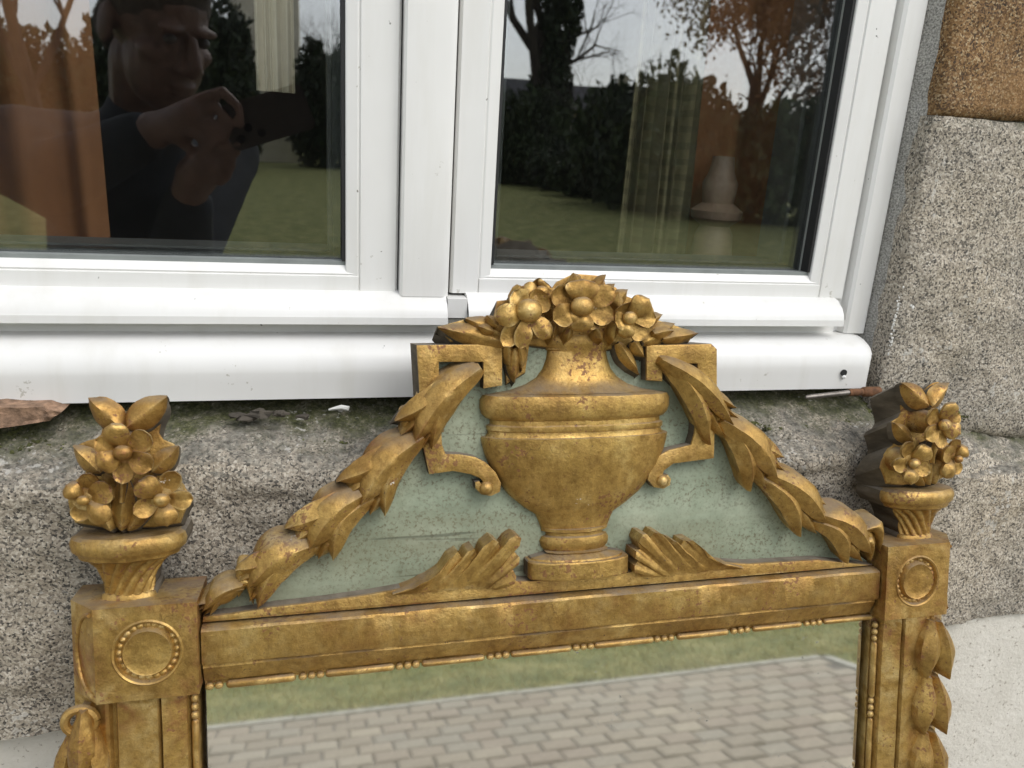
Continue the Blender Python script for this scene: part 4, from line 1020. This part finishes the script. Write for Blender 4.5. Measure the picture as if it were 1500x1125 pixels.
o = mkbm('wood_splinter', bm, BARK, None, True, 25); tag(o, 'broken reddish brown splinter of wood lying on the sill', 'wood splinter')
pin = empty('iron_pin', W(1230, 578, .008)); p0 = pin.location
a, c, e = W(1180, 582, .006), W(1243, 575, .012), W(1287, 573, .016)
b = MB(); b.tube([q-p0 for q in (a, a.lerp(c, .05), c)], [.0012, .0020, .0024], 10); b.build('shaft', STEEL, pin)
b = MB(); b.tube([q-p0 for q in (c, c.lerp(e, .1), c.lerp(e, .45))], [.0030, .0034, .0032], 10); b.build('collar', RUST, pin)
b = MB(); b.tube([q-p0 for q in (c.lerp(e, .45), c.lerp(e, .5), e)], [.0036, .0046, .0044], 12); b.build('head', RUST, pin)
tag(pin, 'rusty iron pin lying under the right end of the frame', 'iron pin')
def flake(px, py, sx, seed, label, mat=FLAKE):
    r = random.Random(seed); q = W(px, py, .012); K = 9; v = []; n = K
    z = q.z
    for lv in (0, 1):
        for k in range(K):
            a = 2*pi*k/K; rr = sx*r.uniform(.6, 1.1) if lv == 0 else None
            if lv == 0: v.append((q.x+rr*cos(a), q.y+rr*.45*sin(a), z+rr*.3*abs(sin(a))))
            else: p_ = v[k]; v.append((p_[0], p_[1]+.0006, p_[2]-.0010))
    f = [tuple(range(K)), tuple(range(K, 2*K))[::-1]]+[(k, (k+1) % K, K+(k+1) % K, K+k) for k in range(K)]
    tag(mk('paint_flake', v, f, mat, None, None, False), label, 'paint flake', 'flakes of debris on the sill')
flake(497, 601, .010, 1, 'pale curled paint flake on the sill left of the urn handle')
DK = mat_simple('dark_debris', (.065, .055, .042), .9, .4, 90)
for k, (x, y, s_) in enumerate([(378, 604, .009), (410, 603, .006), (345, 606, .006), (360, 610, .007), (445, 608, .005)]):
    r = random.Random(k+20); q = W(x, y, .016); b = MB(); b.ball((q.x, q.y, q.z-.001), (s_, s_*.6, s_*.35), 9, 6)
    for i, p_ in enumerate(b.v): nn = 1+.9*noise.noise(Vector(p_)*420); b.v[i] = tuple(Vector(q)+(Vector(p_)-Vector(q))*nn)
    o = b.build('dirt_crumb', DK, None, True, 30); tag(o, ['largest dark crumb of dirt under the frame left of the paint flake', 'dark crumb of dirt right of the largest one under the frame', 'leftmost dark crumb of dirt under the frame', 'dark crumb of dirt lying nearest the front of the sill', 'rightmost small crumb of dirt beside the paint flake'][k], 'dirt crumb', 'crumbs of dirt under the frame')

MOSSM = mat_simple('moss', (.07, .075, .022), .95, .7, 60); GRIT = mat_simple('grit', (.2, .18, .14), .9, .6, 300)
rm_ = random.Random(5)
def scatter(name, n, mat, label, cat, x0, x1, ymin, ymax, smin, smax, dens):
    v = []; f = []; k = 0; tr = 0
    while k < n and tr < n*20:
        tr += 1
        x = rm_.uniform(x0, x1); y_ = ymax-(ymax-ymin)*rm_.random()**dens
        if noise.noise(Vector((x*14, y_*20, 3))) < rm_.uniform(-.5, .5): continue
        d = .0045*1.5*fbm((x, sill_z(y_), 31), 11, 5)*min(1, max(0, (FR-y_)/.04)); z = sill_z(y_)+d-.002
        s_ = rm_.uniform(smin, smax); m0 = len(v); e = Euler((rm_.uniform(0, 6), rm_.uniform(0, 6), rm_.uniform(0, 6))).to_matrix()
        for q in ((1, 0, 0), (-1, 0, 0), (0, 1, 0), (0, -1, 0), (0, 0, 1), (0, 0, -1)): v.append(Vector((x, y_, z))+e@(Vector(q)*s_*rm_.uniform(.5, 1.2)))
        f += [tuple(m0+i for i in t) for t in ((0, 2, 4), (2, 1, 4), (1, 3, 4), (3, 0, 4), (2, 0, 5), (1, 2, 5), (3, 1, 5), (0, 3, 5))]; k += 1
    tag(mk(name, v, f, mat, None, None, False), label, cat, kind='stuff')
scatter('moss', 5200, MOSSM, 'low moss growing on the sill along the frame', 'moss', -.32, .60, .004, .046, .0008, .0026, 1.6)
scatter('grit', 1300, GRIT, 'loose grit and flakes on the sill', 'grit', -.32, .60, -.012, .046, .0006, .0018, 1.2)
DROP = NT('water'); DROP.P(Base_Color=(.9, .92, .92), Roughness=.03, Transmission_Weight=1.0, IOR=1.33)
for k, px_ in enumerate((465, 503, 540, 572, 601, 1101, 1133, 283)):
    q = W(px_, 468.5, .032); b = MB(); b.ball((q.x, .0325, W(px_, 467.5, .032).z), (.0017, .0013, .0012), 10, 8)
    tag(b.build('water_drop', DROP.m), ['leftmost water drop of the row under the left casement drip edge', 'second water drop from the left in the row under the left casement', 'third water drop of the row under the left casement', 'fourth water drop of the row under the left casement', 'water drop under the left casement nearest the mullion', 'left one of two water drops under the right casement', 'right one of two water drops under the right casement', 'lone water drop far left under the left casement'][k], 'water drop', 'water drops under the drip edge')

# ================================================================== THE GARDEN (seen in the mirror and in the panes)
def mat_lawn():
    s = NT('lawn'); v = s.obj()
    c = s.ramp(s.noise(v, 4.5, 6, .75), [(.34, (.085, .115, .025)), (.48, (.17, .19, .05)), (.62, (.33, .31, .115))])
    c = s.mix(.5, c, s.ramp(s.noise(v, 40, 4, .7), [(.3, .55), (.7, 1.3)]), 'MULTIPLY')
    s.P(Base_Color=c, Roughness=.95, Normal=s.bump(s.noise(v, 60, 4), .6, .02)); return s.m
def mat_grass():
    s = NT('grass_blades'); v = s.obj()
    s.P(Base_Color=s.mix(.6, s.ramp(s.noise(v, 5, 6, .75), [(.34, (.17, .18, .045)), (.48, (.38, .36, .11)), (.62, (.60, .54, .25))]), s.ramp(s.noise(v, 26, 3, .7), [(.3, .45), (.7, 1.5)]), 'MULTIPLY'), Roughness=.7); return s.m
PX0, PX1, PYE = -2.6, 2.56, -3.23
b = MB(); R = 260
b.add([(-R, -R, 0), (R, -R, 0), (R, PYE, 0), (-R, PYE, 0)], [(0, 1, 2, 3)])
b.add([(PX1+.05, PYE, 0), (R, PYE, 0), (R, 60, 0), (PX1+.05, 60, 0)], [(0, 1, 2, 3)]); b.add([(-R, PYE, 0), (PX0, PYE, 0), (PX0, 60, 0), (-R, 60, 0)], [(0, 1, 2, 3)]); b.add([(PX0, .02, 0), (PX1+.05, .02, 0), (PX1+.05, 60, 0), (PX0, 60, 0)], [(0, 1, 2, 3)])
tag(b.build('lawn', mat_lawn(), None, False), kind='structure')
bed = MB(); bed.box((PX0, PYE+.001, -.08), (PX1+.049, .019, -.008)); pav = bed.build('paving', mat_simple('paving_sand', (.15, .14, .12), .95, .3, 30, .004), None, False); tag(pav, kind='structure')
def mat_paver():
    s = NT('concrete_paver'); v = s.obj(); oi = s.n('ObjectInfo').outputs['Random']
    tc = s.n('TexCoord').outputs['Object']
    c = s.ramp(oi, [(0, (.33, .30, .255)), (.25, (.40, .365, .305)), (.45, (.365, .32, .275)), (.62, (.42, .385, .325)), (.8, (.36, .345, .305)), (.95, (.45, .42, .36)), (1, (.48, .44, .36))])
    c = s.mix(.6, c, s.ramp(s.noise(v, 30, 4, .6), [(.3, .75), (.7, 1.15)]), 'MULTIPLY')
    c = s.mix(1.0, c, (.82, .78, .71), 'MULTIPLY')
    s.P(Base_Color=c, Roughness=.85, Normal=s.bump(s.noise(v, 120, 4), .5, .003)); return s.m
PAV = mat_paver(); PW_, PD_ = .134, .110
def paver_mesh(seed):
    r = random.Random(seed); hw, hd, e = PW_/2-.004, PD_/2-.004, .007; v = []
    for k, (a, z) in enumerate([(0, -.05), (0, -.006), (e, 0)]):
        for sx, sy in ((-1, -1), (1, -1), (1, 1), (-1, 1)): v.append((sx*(hw-a)+r.uniform(-.002, .002), sy*(hd-a)+r.uniform(-.002, .002), z))
    f = []
    for i in range(2):
        for k in range(4): f.append((i*4+k, i*4+(k+1) % 4, i*4+4+(k+1) % 4, i*4+4+k))
    f.append((8, 9, 10, 11)); me = bpy.data.meshes.new('paver'); me.from_pydata(v, [], f); me.materials.append(PAV); return me, v, f
pm = [paver_mesh(k) for k in range(5)]; rest = MB(); row = 0; y = PYE+.045+PD_/2; npv = 0
while y < -.03:
    off = (row % 2)*PW_/2+random.uniform(-.015, .015); x = PX0+off
    while x < PX1-.04:
        seen = -.85 < x < 2.6 and y < -1.45-(.28*(1.9-x) if x < 1.9 else 0)
        dz = random.uniform(-.004, .003); me, v, f = random.choice(pm)
        if seen and npv < 296:
            o = bpy.data.objects.new('paver', me); o.parent = pav; o.location = (x, y, dz); o.rotation_euler = (random.uniform(-.012, .012), random.uniform(-.012, .012), random.uniform(-.02, .02)); col.objects.link(o); npv += 1
        else: rest.add([(q[0]+x, q[1]+y, q[2]+dz) for q in v], f)
        x += PW_
    y += PD_; row += 1
o = rest.build('pavers', PAV, pav, False); o['kind'] = 'stuff'
b = MB(); k = PX0
while k < PX1:
    b.box((k, PYE-.005, -.05), (min(k+.5, PX1), PYE+.04, random.uniform(.002, .006))); k += .503
k = PYE+.04
while k < 0: b.box((PX1+.003, k, -.05), (PX1+.05, min(k+.5, 0), random.uniform(.002, .006))); k += .503
o = b.build('edging', mat_simple('edging_concrete', (.42, .41, .36), .9, .25, 20, .003), pav, False)
gv = []; gf = []; rg = random.Random(3)
for k in range(60000):
    x = rg.uniform(-2.6, 6); d = rg.random()**1.6*5.5; y = PYE-.01-d
    if k % 9 == 0: x = PX1+.05+rg.random()*1.2; y = rg.uniform(PYE, -.4)
    h = rg.uniform(.008, .028)*(1+.7*noise.noise(Vector((x*2, y*2, 0)))); a = rg.uniform(0, 2*pi); wd = .004+.0012*d; l = rg.uniform(.2, .9)*h
    n = len(gv); gv += [(x-wd*cos(a), y-wd*sin(a), 0), (x+wd*cos(a), y+wd*sin(a), 0), (x+l*sin(a)*.5, y-l*cos(a)*.5, h)]; gf.append((n, n+1, n+2))
me = bpy.data.meshes.new('grass'); me.from_pydata(gv, [], gf); me.materials.append(mat_grass()); o = bpy.data.objects.new('grass', me); col.objects.link(o)
tag(o, 'short tufty grass along the edge of the paving', 'grass', kind='stuff')

LEAFM = [mat_simple('evergreen_leaf', (.022, .038, .012), .6, .6, .9), mat_simple('shrub_leaf', (.035, .055, .015), .6, .6, 1.2), mat_simple('dry_brown_leaf', (.22, .11, .05), .7, .5, 1.5)]
BARKT = mat_simple('tree_bark', (.055, .045, .035), .9, .4, 6, .01, bscale=30); TWIG = mat_simple('twigs', (.06, .05, .045), .9, .3, 5)
def leaves(blobs, n, size, seed):
    r = random.Random(seed); v = []; f = []; tot = sum(q[3]*q[4]*q[5] for q in blobs)
    for cx, cy, cz, rx, ry, rz in blobs:
        for k in range(int(n*rx*ry*rz/tot)):
            while True:
                p = Vector((r.uniform(-1, 1), r.uniform(-1, 1), r.uniform(-1, 1)))
                if .35 < p.length < 1+.25*noise.noise(Vector((p.x*2+cx, p.y*2, p.z*2+cz))): break
            c = Vector((cx+p.x*rx, cy+p.y*ry, max(.05, cz+p.z*rz))); s_ = size*r.uniform(.6, 1.4)
            e = Euler((r.uniform(0, 6), r.uniform(0, 6), r.uniform(0, 6))).to_matrix(); m0 = len(v)
            v += [c+e@Vector(q)*s_ for q in ((-1, 0, 0), (0, -.5, .1), (1.1, 0, 0), (0, .5, .1))]; f.append((m0, m0+1, m0+2, m0+3))
    return v, f
def shrub(x, y, rx, ry, h, n, size, mi, seed, label, cat='shrub', group='shrubs along the far edge of the lawn'):
    g = empty('evergreen_shrub', (x, y, 0)); r = random.Random(seed); bl = []
    for k in range(7): bl.append((r.uniform(-.6, .6)*rx, r.uniform(-.5, .5)*ry, h*r.uniform(.3, .72), rx*r.uniform(.4, .65), ry*r.uniform(.4, .7), h*r.uniform(.25, .36)))
    bl.append((0, 0, h*.4, rx*.9, ry*.8, h*.45))
    v, f = leaves(bl, n, size, seed); mk('foliage', v, f, LEAFM[mi], g, None, False)
    b = MB()
    for k in range(4): b.tube([(r.uniform(-.1, .1), r.uniform(-.1, .1), -.05), (r.uniform(-.4, .4)*rx, r.uniform(-.4, .4)*ry, h*.6)], [.06, .02], 6)
    b.build('stems', BARKT, g); tag(g, label, cat, group); return g
def tree(x, y, H, r0, seed, label, leafm=None, ivy=0, spread=.55, levels=5, group='trees beyond the lawn', nleaf=0, lsize=.05):
    g = empty('garden_tree', (x, y, 0)); r = random.Random(seed); tb, cb = MB(), MB(); tips = []
    def grow(p, d, L, rad, lv):
        pts = [p]; rr = [rad]; q = p.copy(); dd = d.copy()
        for k in range(4):
            dd = (dd+Vector((r.uniform(-.16, .16), r.uniform(-.16, .16), r.uniform(-.05, .14)))).normalized(); q = q+dd*L/4; pts.append(q.copy()); rr.append(rad*(1-.42*(k+1)/4))
        (tb if lv < 2 else cb).tube(pts, rr, 7 if lv < 2 else 4, False)
        if lv >= levels: tips.append(q.copy()); return
        for k in range(r.choice((3, 3, 4)) if lv else 5):
            a = r.uniform(0, 2*pi); t = r.choice((2, 3, 4, 4)) if lv else r.choice((2, 3, 4, 4)); u_ = dd.cross(Vector((cos(a), sin(a), .3))).normalized()
            grow(pts[t].copy(), (dd*r.uniform(.55, .95)+u_*spread*r.uniform(.7, 1.3)).normalized(), L*r.uniform(.55, .78), rr[t]*.62, lv+1)
    grow(Vector((0, 0, -.1)), Vector((0, 0, 1)), H*.36, r0, 0)
    tb.build('trunk', BARKT, g); cb.build('crown', TWIG, g, False)
    if ivy:
        v, f = leaves([(0, 0, H*.16, .9, .9, H*.17), (.2, 0, H*.36, .8, .8, H*.1)], ivy, .13, seed+1); mk('ivy', v, f, LEAFM[0], g, None, False)
    if leafm is not None:
        v = []; f = []
        for k in range(nleaf):
            c = r.choice(tips)+Vector((r.gauss(0, .25), r.gauss(0, .25), r.gauss(0, .25))); e = Euler((r.uniform(0, 6), r.uniform(0, 6), r.uniform(0, 6))).to_matrix(); m0 = len(v); s_ = lsize*r.uniform(.6, 1.4)
            v += [c+e@Vector(q)*s_ for q in ((-1, 0, 0), (0, -.6, .1), (1, 0, 0), (0, .6, .1))]; f.append((m0, m0+1, m0+2, m0+3))
        mk('foliage', v, f, LEAFM[leafm], g, None, False)
    tag(g, label, 'tree', group); return g
def gp(px, dist): p = RF(px, 200, -dist); return p.x, -dist
def house_b(x, y, w_, d_, hw, hr, wallc, roofc, label, rz=0.0, balcony=False):
    g = empty('garden_house', (x, y, 0)); g.rotation_euler.z = rz
    wm = mat_simple('house_render', wallc, .9, .12, 2); rm = mat_simple('slate_roof', roofc, .7, .3, 8); wn = mat_simple('house_window', (.03, .035, .04), .2)
    v = [(-w_/2, -d_/2, 0), (w_/2, -d_/2, 0), (w_/2, d_/2, 0), (-w_/2, d_/2, 0), (-w_/2, -d_/2, hw), (w_/2, -d_/2, hw), (w_/2, d_/2, hw), (-w_/2, d_/2, hw), (-w_/2, 0, hw+hr), (w_/2, 0, hw+hr)]
    mk('wall', v, [(0, 1, 5, 4), (2, 3, 7, 6), (1, 2, 6, 9, 5), (3, 0, 4, 8, 7), (4, 5, 9, 8), (6, 7, 8, 9)], wm, g, None, False)
    o_ = .3; b = MB()
    for s_ in (-1, 1):
        e = hr*o_/(d_/2)
        b.add([(-w_/2-o_, s_*(d_/2+o_), hw-e+.03), (w_/2+o_, s_*(d_/2+o_), hw-e+.03), (w_/2+o_, 0, hw+hr+.03), (-w_/2-o_, 0, hw+hr+.03), (-w_/2-o_, s_*(d_/2+o_), hw-e+.18), (w_/2+o_, s_*(d_/2+o_), hw-e+.18), (w_/2+o_, 0, hw+hr+.18), (-w_/2-o_, 0, hw+hr+.18)], [(3, 2, 1, 0), (4, 5, 6, 7), (0, 1, 5, 4), (1, 2, 6, 5), (2, 3, 7, 6), (3, 0, 4, 7)])
    rf = b.build('roof', rm, g, False); b = MB(); b.box((w_*.25, -.3, hw+hr*.7), (w_*.25+.7, .3, hw+hr+1.0)); b.build('chimney', wm, rf, False)
    for zz in ([1.0] if hw < 4 else [1.0, 3.6]):
        k = -w_/2+1.2
        while k < w_/2-1.4:
            f_ = MB(); f_.box((k, d_/2+.001, zz), (k+1.0, d_/2+.06, zz+1.3)); fo_ = f_.build('window', mat_simple('house_frame', (.7, .7, .68), .5), g, False)
            f_ = MB(); f_.box((k+.08, d_/2+.055, zz+.08), (k+.92, d_/2+.07, zz+1.22)); f_.build('pane', wn, fo_, False); k += 2.2
    if balcony:
        b = MB(); b.box((-w_/2, d_/2+.1, 2.6), (w_/2, d_/2+1.4, 2.8))
        k = -w_/2
        while k < w_/2: b.box((k, d_/2+1.25, 0), (k+.14, d_/2+1.39, 3.7)); k += .8
        b.box((-w_/2, d_/2+1.26, 3.6), (w_/2, d_/2+1.38, 3.72)); b.build('balcony', mat_simple('yellow_timber', (.5, .36, .16), .8, .2, 4), g, False)
    tag(g, label, 'house'); return g
# left pane
x, y = gp(398, 40); house_b(x, y, 8, 2.7, 9.2, 2.0, (.9, .82, .66), (.08, .085, .1), 'cream rendered house with tall gable reflected in the left pane', pi/2)
x, y = gp(335, 27); shrub(x, y, 1.0, 1.2, 5.2, 9000, .14, 0, 1, 'tall dark evergreen beside the cream house reflected in the left pane')
x, y = gp(300, 30); shrub(x-1.5, y, 3, 2, 6.2, 10000, .16, 0, 2, 'broad dark evergreen behind the person reflected in the left pane')
x, y = gp(470, 33); shrub(x, y, 1.35, 1.3, 4.9, 9000, .13, 0, 3, 'dark evergreen next to the mullion reflected in the left pane')
x, y = gp(515, 34); shrub(x, y, 1.6, 1.6, 5.0, 7000, .16, 0, 4, 'dark evergreen mostly hidden behind the white mullion')
x, y = gp(492, 60); tree(x, y, 13, .28, 11, 'bare tree rising over the evergreens in the left pane')
x, y = gp(60, 22); tree(x, y, 11, .22, 12, 'bare tree reflected over the orange curtain in the left pane')
x, y = gp(130, 30); shrub(x-2, y, 3.4, 2, 4.2, 8000, .16, 1, 5, 'shrub behind the person at the far left of the left pane')
# right pane
x, y = gp(800, 29); tree(x, y, 16, .42, 21, 'large bare tree with ivy covered trunk reflected in the right pane', ivy=6000)
x, y = gp(850, 24); tree(x, y, 7, .06, 22, 'slim young tree in front of the hedge in the right pane', levels=4)
x, y = gp(690, 34); tree(x, y, 14, .3, 25, 'bare tree behind the white mullion')
x, y = gp(1085, 17); tree(x, y, 8.6, .2, 23, 'tree with dry brown leaves reflected over the orange curtain in the right pane', 2, nleaf=16000, lsize=.06)
x, y = gp(872, 55); house_b(x, y, 5, 6, 2.9, 2.6, (.52, .47, .36), (.07, .07, .085), 'cream house with yellow timber balcony reflected in the right pane', .3, True)
x, y = gp(760, 75); house_b(x, y, 8, 6, 4.0, 3.2, (.45, .42, .37), (.075, .075, .085), 'grey roofed house behind the ivy tree in the right pane', .2)
x, y = gp(935, 72); house_b(x, y, 7, 6, 3.8, 3.4, (.5, .47, .42), (.07, .07, .08), 'dark roofed house beside the striped curtain in the right pane', -.2)
for k, (px, d, rx, h) in enumerate([(735, 27.5, 1.8, 3.0), (772, 27, 1.9, 3.6), (815, 26, 1.6, 2.0), (842, 24, 1.5, 1.7), (880, 21, 1.4, 1.6), (912, 19, 1.5, 3.2), (945, 17.5, 1.5, 3.5), (985, 16.5, 1.6, 3.0), (1035, 15.5, 1.8, 2.6), (1090, 15, 1.8, 2.4), (1150, 14.6, 1.8, 2.6), (690, 28, 1.8, 3.2), (640, 30, 2, 3.0)]):
    x, y = gp(px, d)
    shrub(x, y, rx, 1.1, h, 5000, .10, 1 if k % 3 else 0, 40+k, ['low shrub nearest the mullion edge of the right pane', 'shrub at the foot of the ivy covered tree', 'low shrub right of the ivy covered tree', 'low shrub below the cream house balcony', 'low dense shrub right of the cream house balcony', 'tall shrub left of the striped curtain', 'tall shrub behind the striped curtain reflection', 'shrub between the striped and the orange curtain reflection', 'shrub reflected over the pale vase', 'shrub below the brown leaved tree', 'shrub reflected at the right end of the right pane', 'shrub hidden behind the white mullion on the right', 'shrub hidden behind the white mullion on the left'][k], 'shrub')

# ================================================================== THE PERSON TAKING THE PICTURE (reflected in the left pane)
def blob_mesh(name, parts, voxel, mat, parent, smooth_it=4):
    """tapered limbs and ellipsoids fused into one continuous surface"""
    b = MB()
    for q in parts:
        if q[0] == 'l':
            pts, rr = q[1], q[2]
            dp, dr = [], []
            for i in range(len(pts)-1):
                for t in (0, .33, .66): dp.append(Vector(pts[i]).lerp(Vector(pts[i+1]), t)); dr.append(rr[i]+(rr[i+1]-rr[i])*t)
            dp.append(Vector(pts[-1])); dr.append(rr[-1])
            b.tube(dp, dr, 14)
            for p_, r_ in zip(pts, rr): b.ball(p_, r_*.985, 14, 10)
        else: b.ball(q[1], q[2], 18, 12, 0, q[3] if len(q) > 3 else None)
    o = b.build(name, mat, parent, True, 180)
    m_ = o.modifiers.new('fuse', 'REMESH'); m_.mode = 'VOXEL'; m_.voxel_size = voxel; m_.use_smooth_shade = True
    m_ = o.modifiers.new('soften', 'SMOOTH'); m_.factor = .5; m_.iterations = smooth_it
    return o
per = empty('person', (-.40, -1.08, 0)); PO = per.location.copy()
tag(per, 'person in a dark jacket raising both hands to a phone, reflected in the left pane', 'person')
SKIN = mat_simple('skin', (.13, .072, .055), .5, .3, 45, .002, bscale=150); JACK = mat_simple('dark_jacket', (.012, .016, .024), .85, .35, 20, .002, bscale=60); TROU = mat_simple('dark_trousers', (.02, .021, .025), .9, .3, 12); HAIR = mat_simple('grey_brown_hair', (.06, .045, .035), .8, .5, 120, .004, bscale=260); SHOE = mat_simple('black_shoe', (.015, .013, .012), .5)
hc = RF(230, 40, -.80); tgt = Vector((-.03, -.575, 1.25))
F = (tgt-hc); F.z *= .8; F.normalize(); Sx = F.cross(Vector((0, 0, 1))).normalized(); U = Sx.cross(F).normalized()
hm = Matrix((Sx, F, U)).transposed()
def hp_(s, f, u): return hc+Sx*s+F*f+U*u-PO
def sh(x, y, Y): return RF(x, y, Y)-PO
neck = Vector((-.275, -.905, 1.275))-PO; chest = Vector((-.315, -.98, 1.13))-PO; belly = Vector((-.35, -1.07, .98))-PO; pel = Vector((-.385, -1.13, .86))-PO
sA, eA, wA = Vector((-.47, -.86, 1.19))-PO, sh(78, 262, -.75), sh(228, 190, -.645)
sB, eB, wB = Vector((-.17, -1.06, 1.20))-PO, sh(262, 392, -.80), sh(278, 278, -.665)
legs = []
feet = []
for sg in (-1, 1):
    s_ = Vector((.10*sg, -.05*sg, 0)); hip = pel+s_*.9; kn = Vector((-.40, -1.00, .46))-PO+s_*1.15; an = Vector((-.44, -1.12, .085))-PO+s_*1.2
    legs.append((hip, kn, an)); feet.append(an)
body = [('b', hp_(0, -.012, .030), (.074, .094, .088), hm), ('b', hp_(0, .030, -.040), (.060, .066, .082), hm), ('b', hp_(0, .055, -.098), (.030, .030, .022), hm),
        ('l', [hp_(0, .093, .012), hp_(0, .110, -.022), hp_(0, .106, -.030)], [.009, .013, .013]), ('b', hp_(.015, .101, -.032), (.009, .009, .008), hm), ('b', hp_(-.015, .101, -.032), (.009, .009, .008), hm),
        ('b', hp_(.030, .078, .024), (.024, .012, .008), hm), ('b', hp_(-.030, .078, .024), (.024, .012, .008), hm), ('b', hp_(0, .092, -.060), (.024, .010, .006), hm), ('b', hp_(0, .090, -.072), (.020, .010, .006), hm),
        ('b', hp_(.042, .055, -.020), (.022, .024, .018), hm), ('b', hp_(-.042, .055, -.020), (.022, .024, .018), hm),
        ('b', hp_(.078, -.015, -.008), (.008, .020, .032), hm), ('b', hp_(-.078, -.015, -.008), (.008, .020, .032), hm),
        ('l', [hp_(0, -.02, -.06), neck, chest], [.056, .060, .085]), ('l', [chest, belly, pel], [.12, .12, .13]), ('l', [sA, chest, sB], [.06, .11, .06]),
        ('l', [sA, eA, wA], [.050, .040, .028]), ('l', [sB, eB, wB], [.050, .040, .028])]
def fing(l, r, Y0=-.60, Y1=-.592): return ('l', [sh(x, y, Y0+(Y1-Y0)*k/(len(l)-1)) for k, (x, y) in enumerate(l)], [r*(1-.12*k) for k in range(len(l))])
body += [('l', [wA, sh(255, 182, -.625), sh(282, 165, -.605)], [.026, .026, .022]), ('l', [sh(262, 186, -.62), sh(280, 165, -.604)], [.026, .020]),
         ('l', [sh(284, 178, -.612), sh(316, 192, -.604), sh(304, 212, -.606)], [.020, .017, .014]), fing([(288, 146), (326, 134), (350, 158), (352, 184)], .0090), fing([(284, 160), (318, 158), (338, 182), (328, 204)], .0090), fing([(276, 175), (306, 180), (320, 203), (306, 216)], .0088), fing([(268, 190), (292, 200), (302, 218), (290, 226)], .0078), fing([(250, 200), (278, 218), (306, 228), (326, 222)], .0082, -.63, -.60)]
body += [('l', [wB, sh(288, 258, -.64), sh(300, 242, -.615)], [.027, .032, .028]),
         fing([(304, 236), (322, 226), (338, 214), (350, 210)], .0076, -.61, -.598), fing([(310, 244), (332, 240), (344, 226), (350, 222)], .0076, -.612, -.60), fing([(310, 254), (332, 254), (342, 242), (340, 234)], .0072, -.615, -.602), fing([(306, 264), (324, 268), (336, 258), (334, 248)], .0066, -.62, -.604), fing([(288, 248), (290, 230), (302, 214), (316, 206)], .0082, -.62, -.60)]
for hip, kn, an in legs: body += [('l', [hip, kn, an], [.085, .058, .038]), ('l', [an, an+Vector((.06, .15, -.05))], [.038, .030])]
blob_mesh('body', body, .0040, SKIN, per, 2)
jk = [('l', [neck+Vector((0, 0, -.02)), chest], [.075, .12]), ('l', [chest, belly, pel+Vector((0, 0, .02))], [.155, .155, .16]), ('l', [sA, chest, sB], [.082, .14, .082]), ('l', [sA, eA, eA.lerp(wA, .86)], [.078, .060, .040]), ('l', [sB, eB, eB.lerp(wB, .86)], [.078, .060, .040])]
blob_mesh('jacket', jk, .012, JACK, per, 3)
blob_mesh('trousers', [('l', [hip, kn, an+Vector((0, 0, .02))], [.105, .076, .058]) for hip, kn, an in legs]+[('b', pel, (.15, .13, .11))], .014, TROU, per, 3)
for an in feet:
    blob_mesh('shoe', [('l', [an+Vector((-.01, -.03, -.045)), an+Vector((.05, .12, -.052)), an+Vector((.075, .18, -.057))], [.040, .034, .026])], .008, SHOE, per, 2)
blob_mesh('hair', [('b', hp_(0, -.020, .045), (.081, .098, .085), hm), ('b', hp_(.018, .050, .098), (.050, .038, .022), hm), ('b', hp_(0, -.075, -.02), (.06, .04, .06), hm)], .006, HAIR, per, 2)
b = MB(); b.ball(hp_(.030, .080, .008), (.010, .008, .008)); b.ball(hp_(-.030, .080, .008), (.010, .008, .008)); b.build('eyes', mat_simple('eye', (.06, .05, .045), .3), per)
b = MB(); q = (wA-eA).normalized(); a_ = q.cross(Vector((0, 0, 1))).normalized(); c_ = q.cross(a_); cc = wA.lerp(eA, .06)
b.tube([cc+(a_*cos(t)+c_*sin(t))*.029 for t in [2*pi*k/20 for k in range(21)]], .0016, 8, False); b.build('bracelet', mat_simple('bracelet_metal', (.6, .5, .3), .3, metal=.9), per)
# phone held in front of the face
ph = empty('phone', RF(392, 172, -.600)); tag(ph, 'dark phone held sideways, reflected in the left pane', 'phone')
pr_ = []
for cx, cz, a0 in ((.0535, .0235, 0), (-.0535, .0235, pi/2), (-.0535, -.0235, pi), (.0535, -.0235, 3*pi/2)): pr_ += arc(cx, cz, .010, a0, a0+pi/2, 6)
n = len(pr_); v = [(x, -.004, z) for x, z in pr_]+[(x, .004, z) for x, z in pr_]
o = mk('case', v, [tuple(range(n)), tuple(range(n, 2*n))[::-1]]+[(k, (k+1) % n, n+(k+1) % n, n+k) for k in range(n)], mat_simple('phone_case', (.014, .007, .005), .6), ph); o.rotation_euler = (0, rd(-20), 0)
b = MB(); 
for k in range(3): b.tube([(-.048+.016*k, .0045, -.018+.012*(k % 2)), (-.048+.016*k, .0062, -.018+.012*(k % 2))], [.006, .006], 16)
o2 = b.build('lenses', mat_simple('phone_lens', (.01, .01, .012), .1), ph); o2.rotation_euler = o.rotation_euler
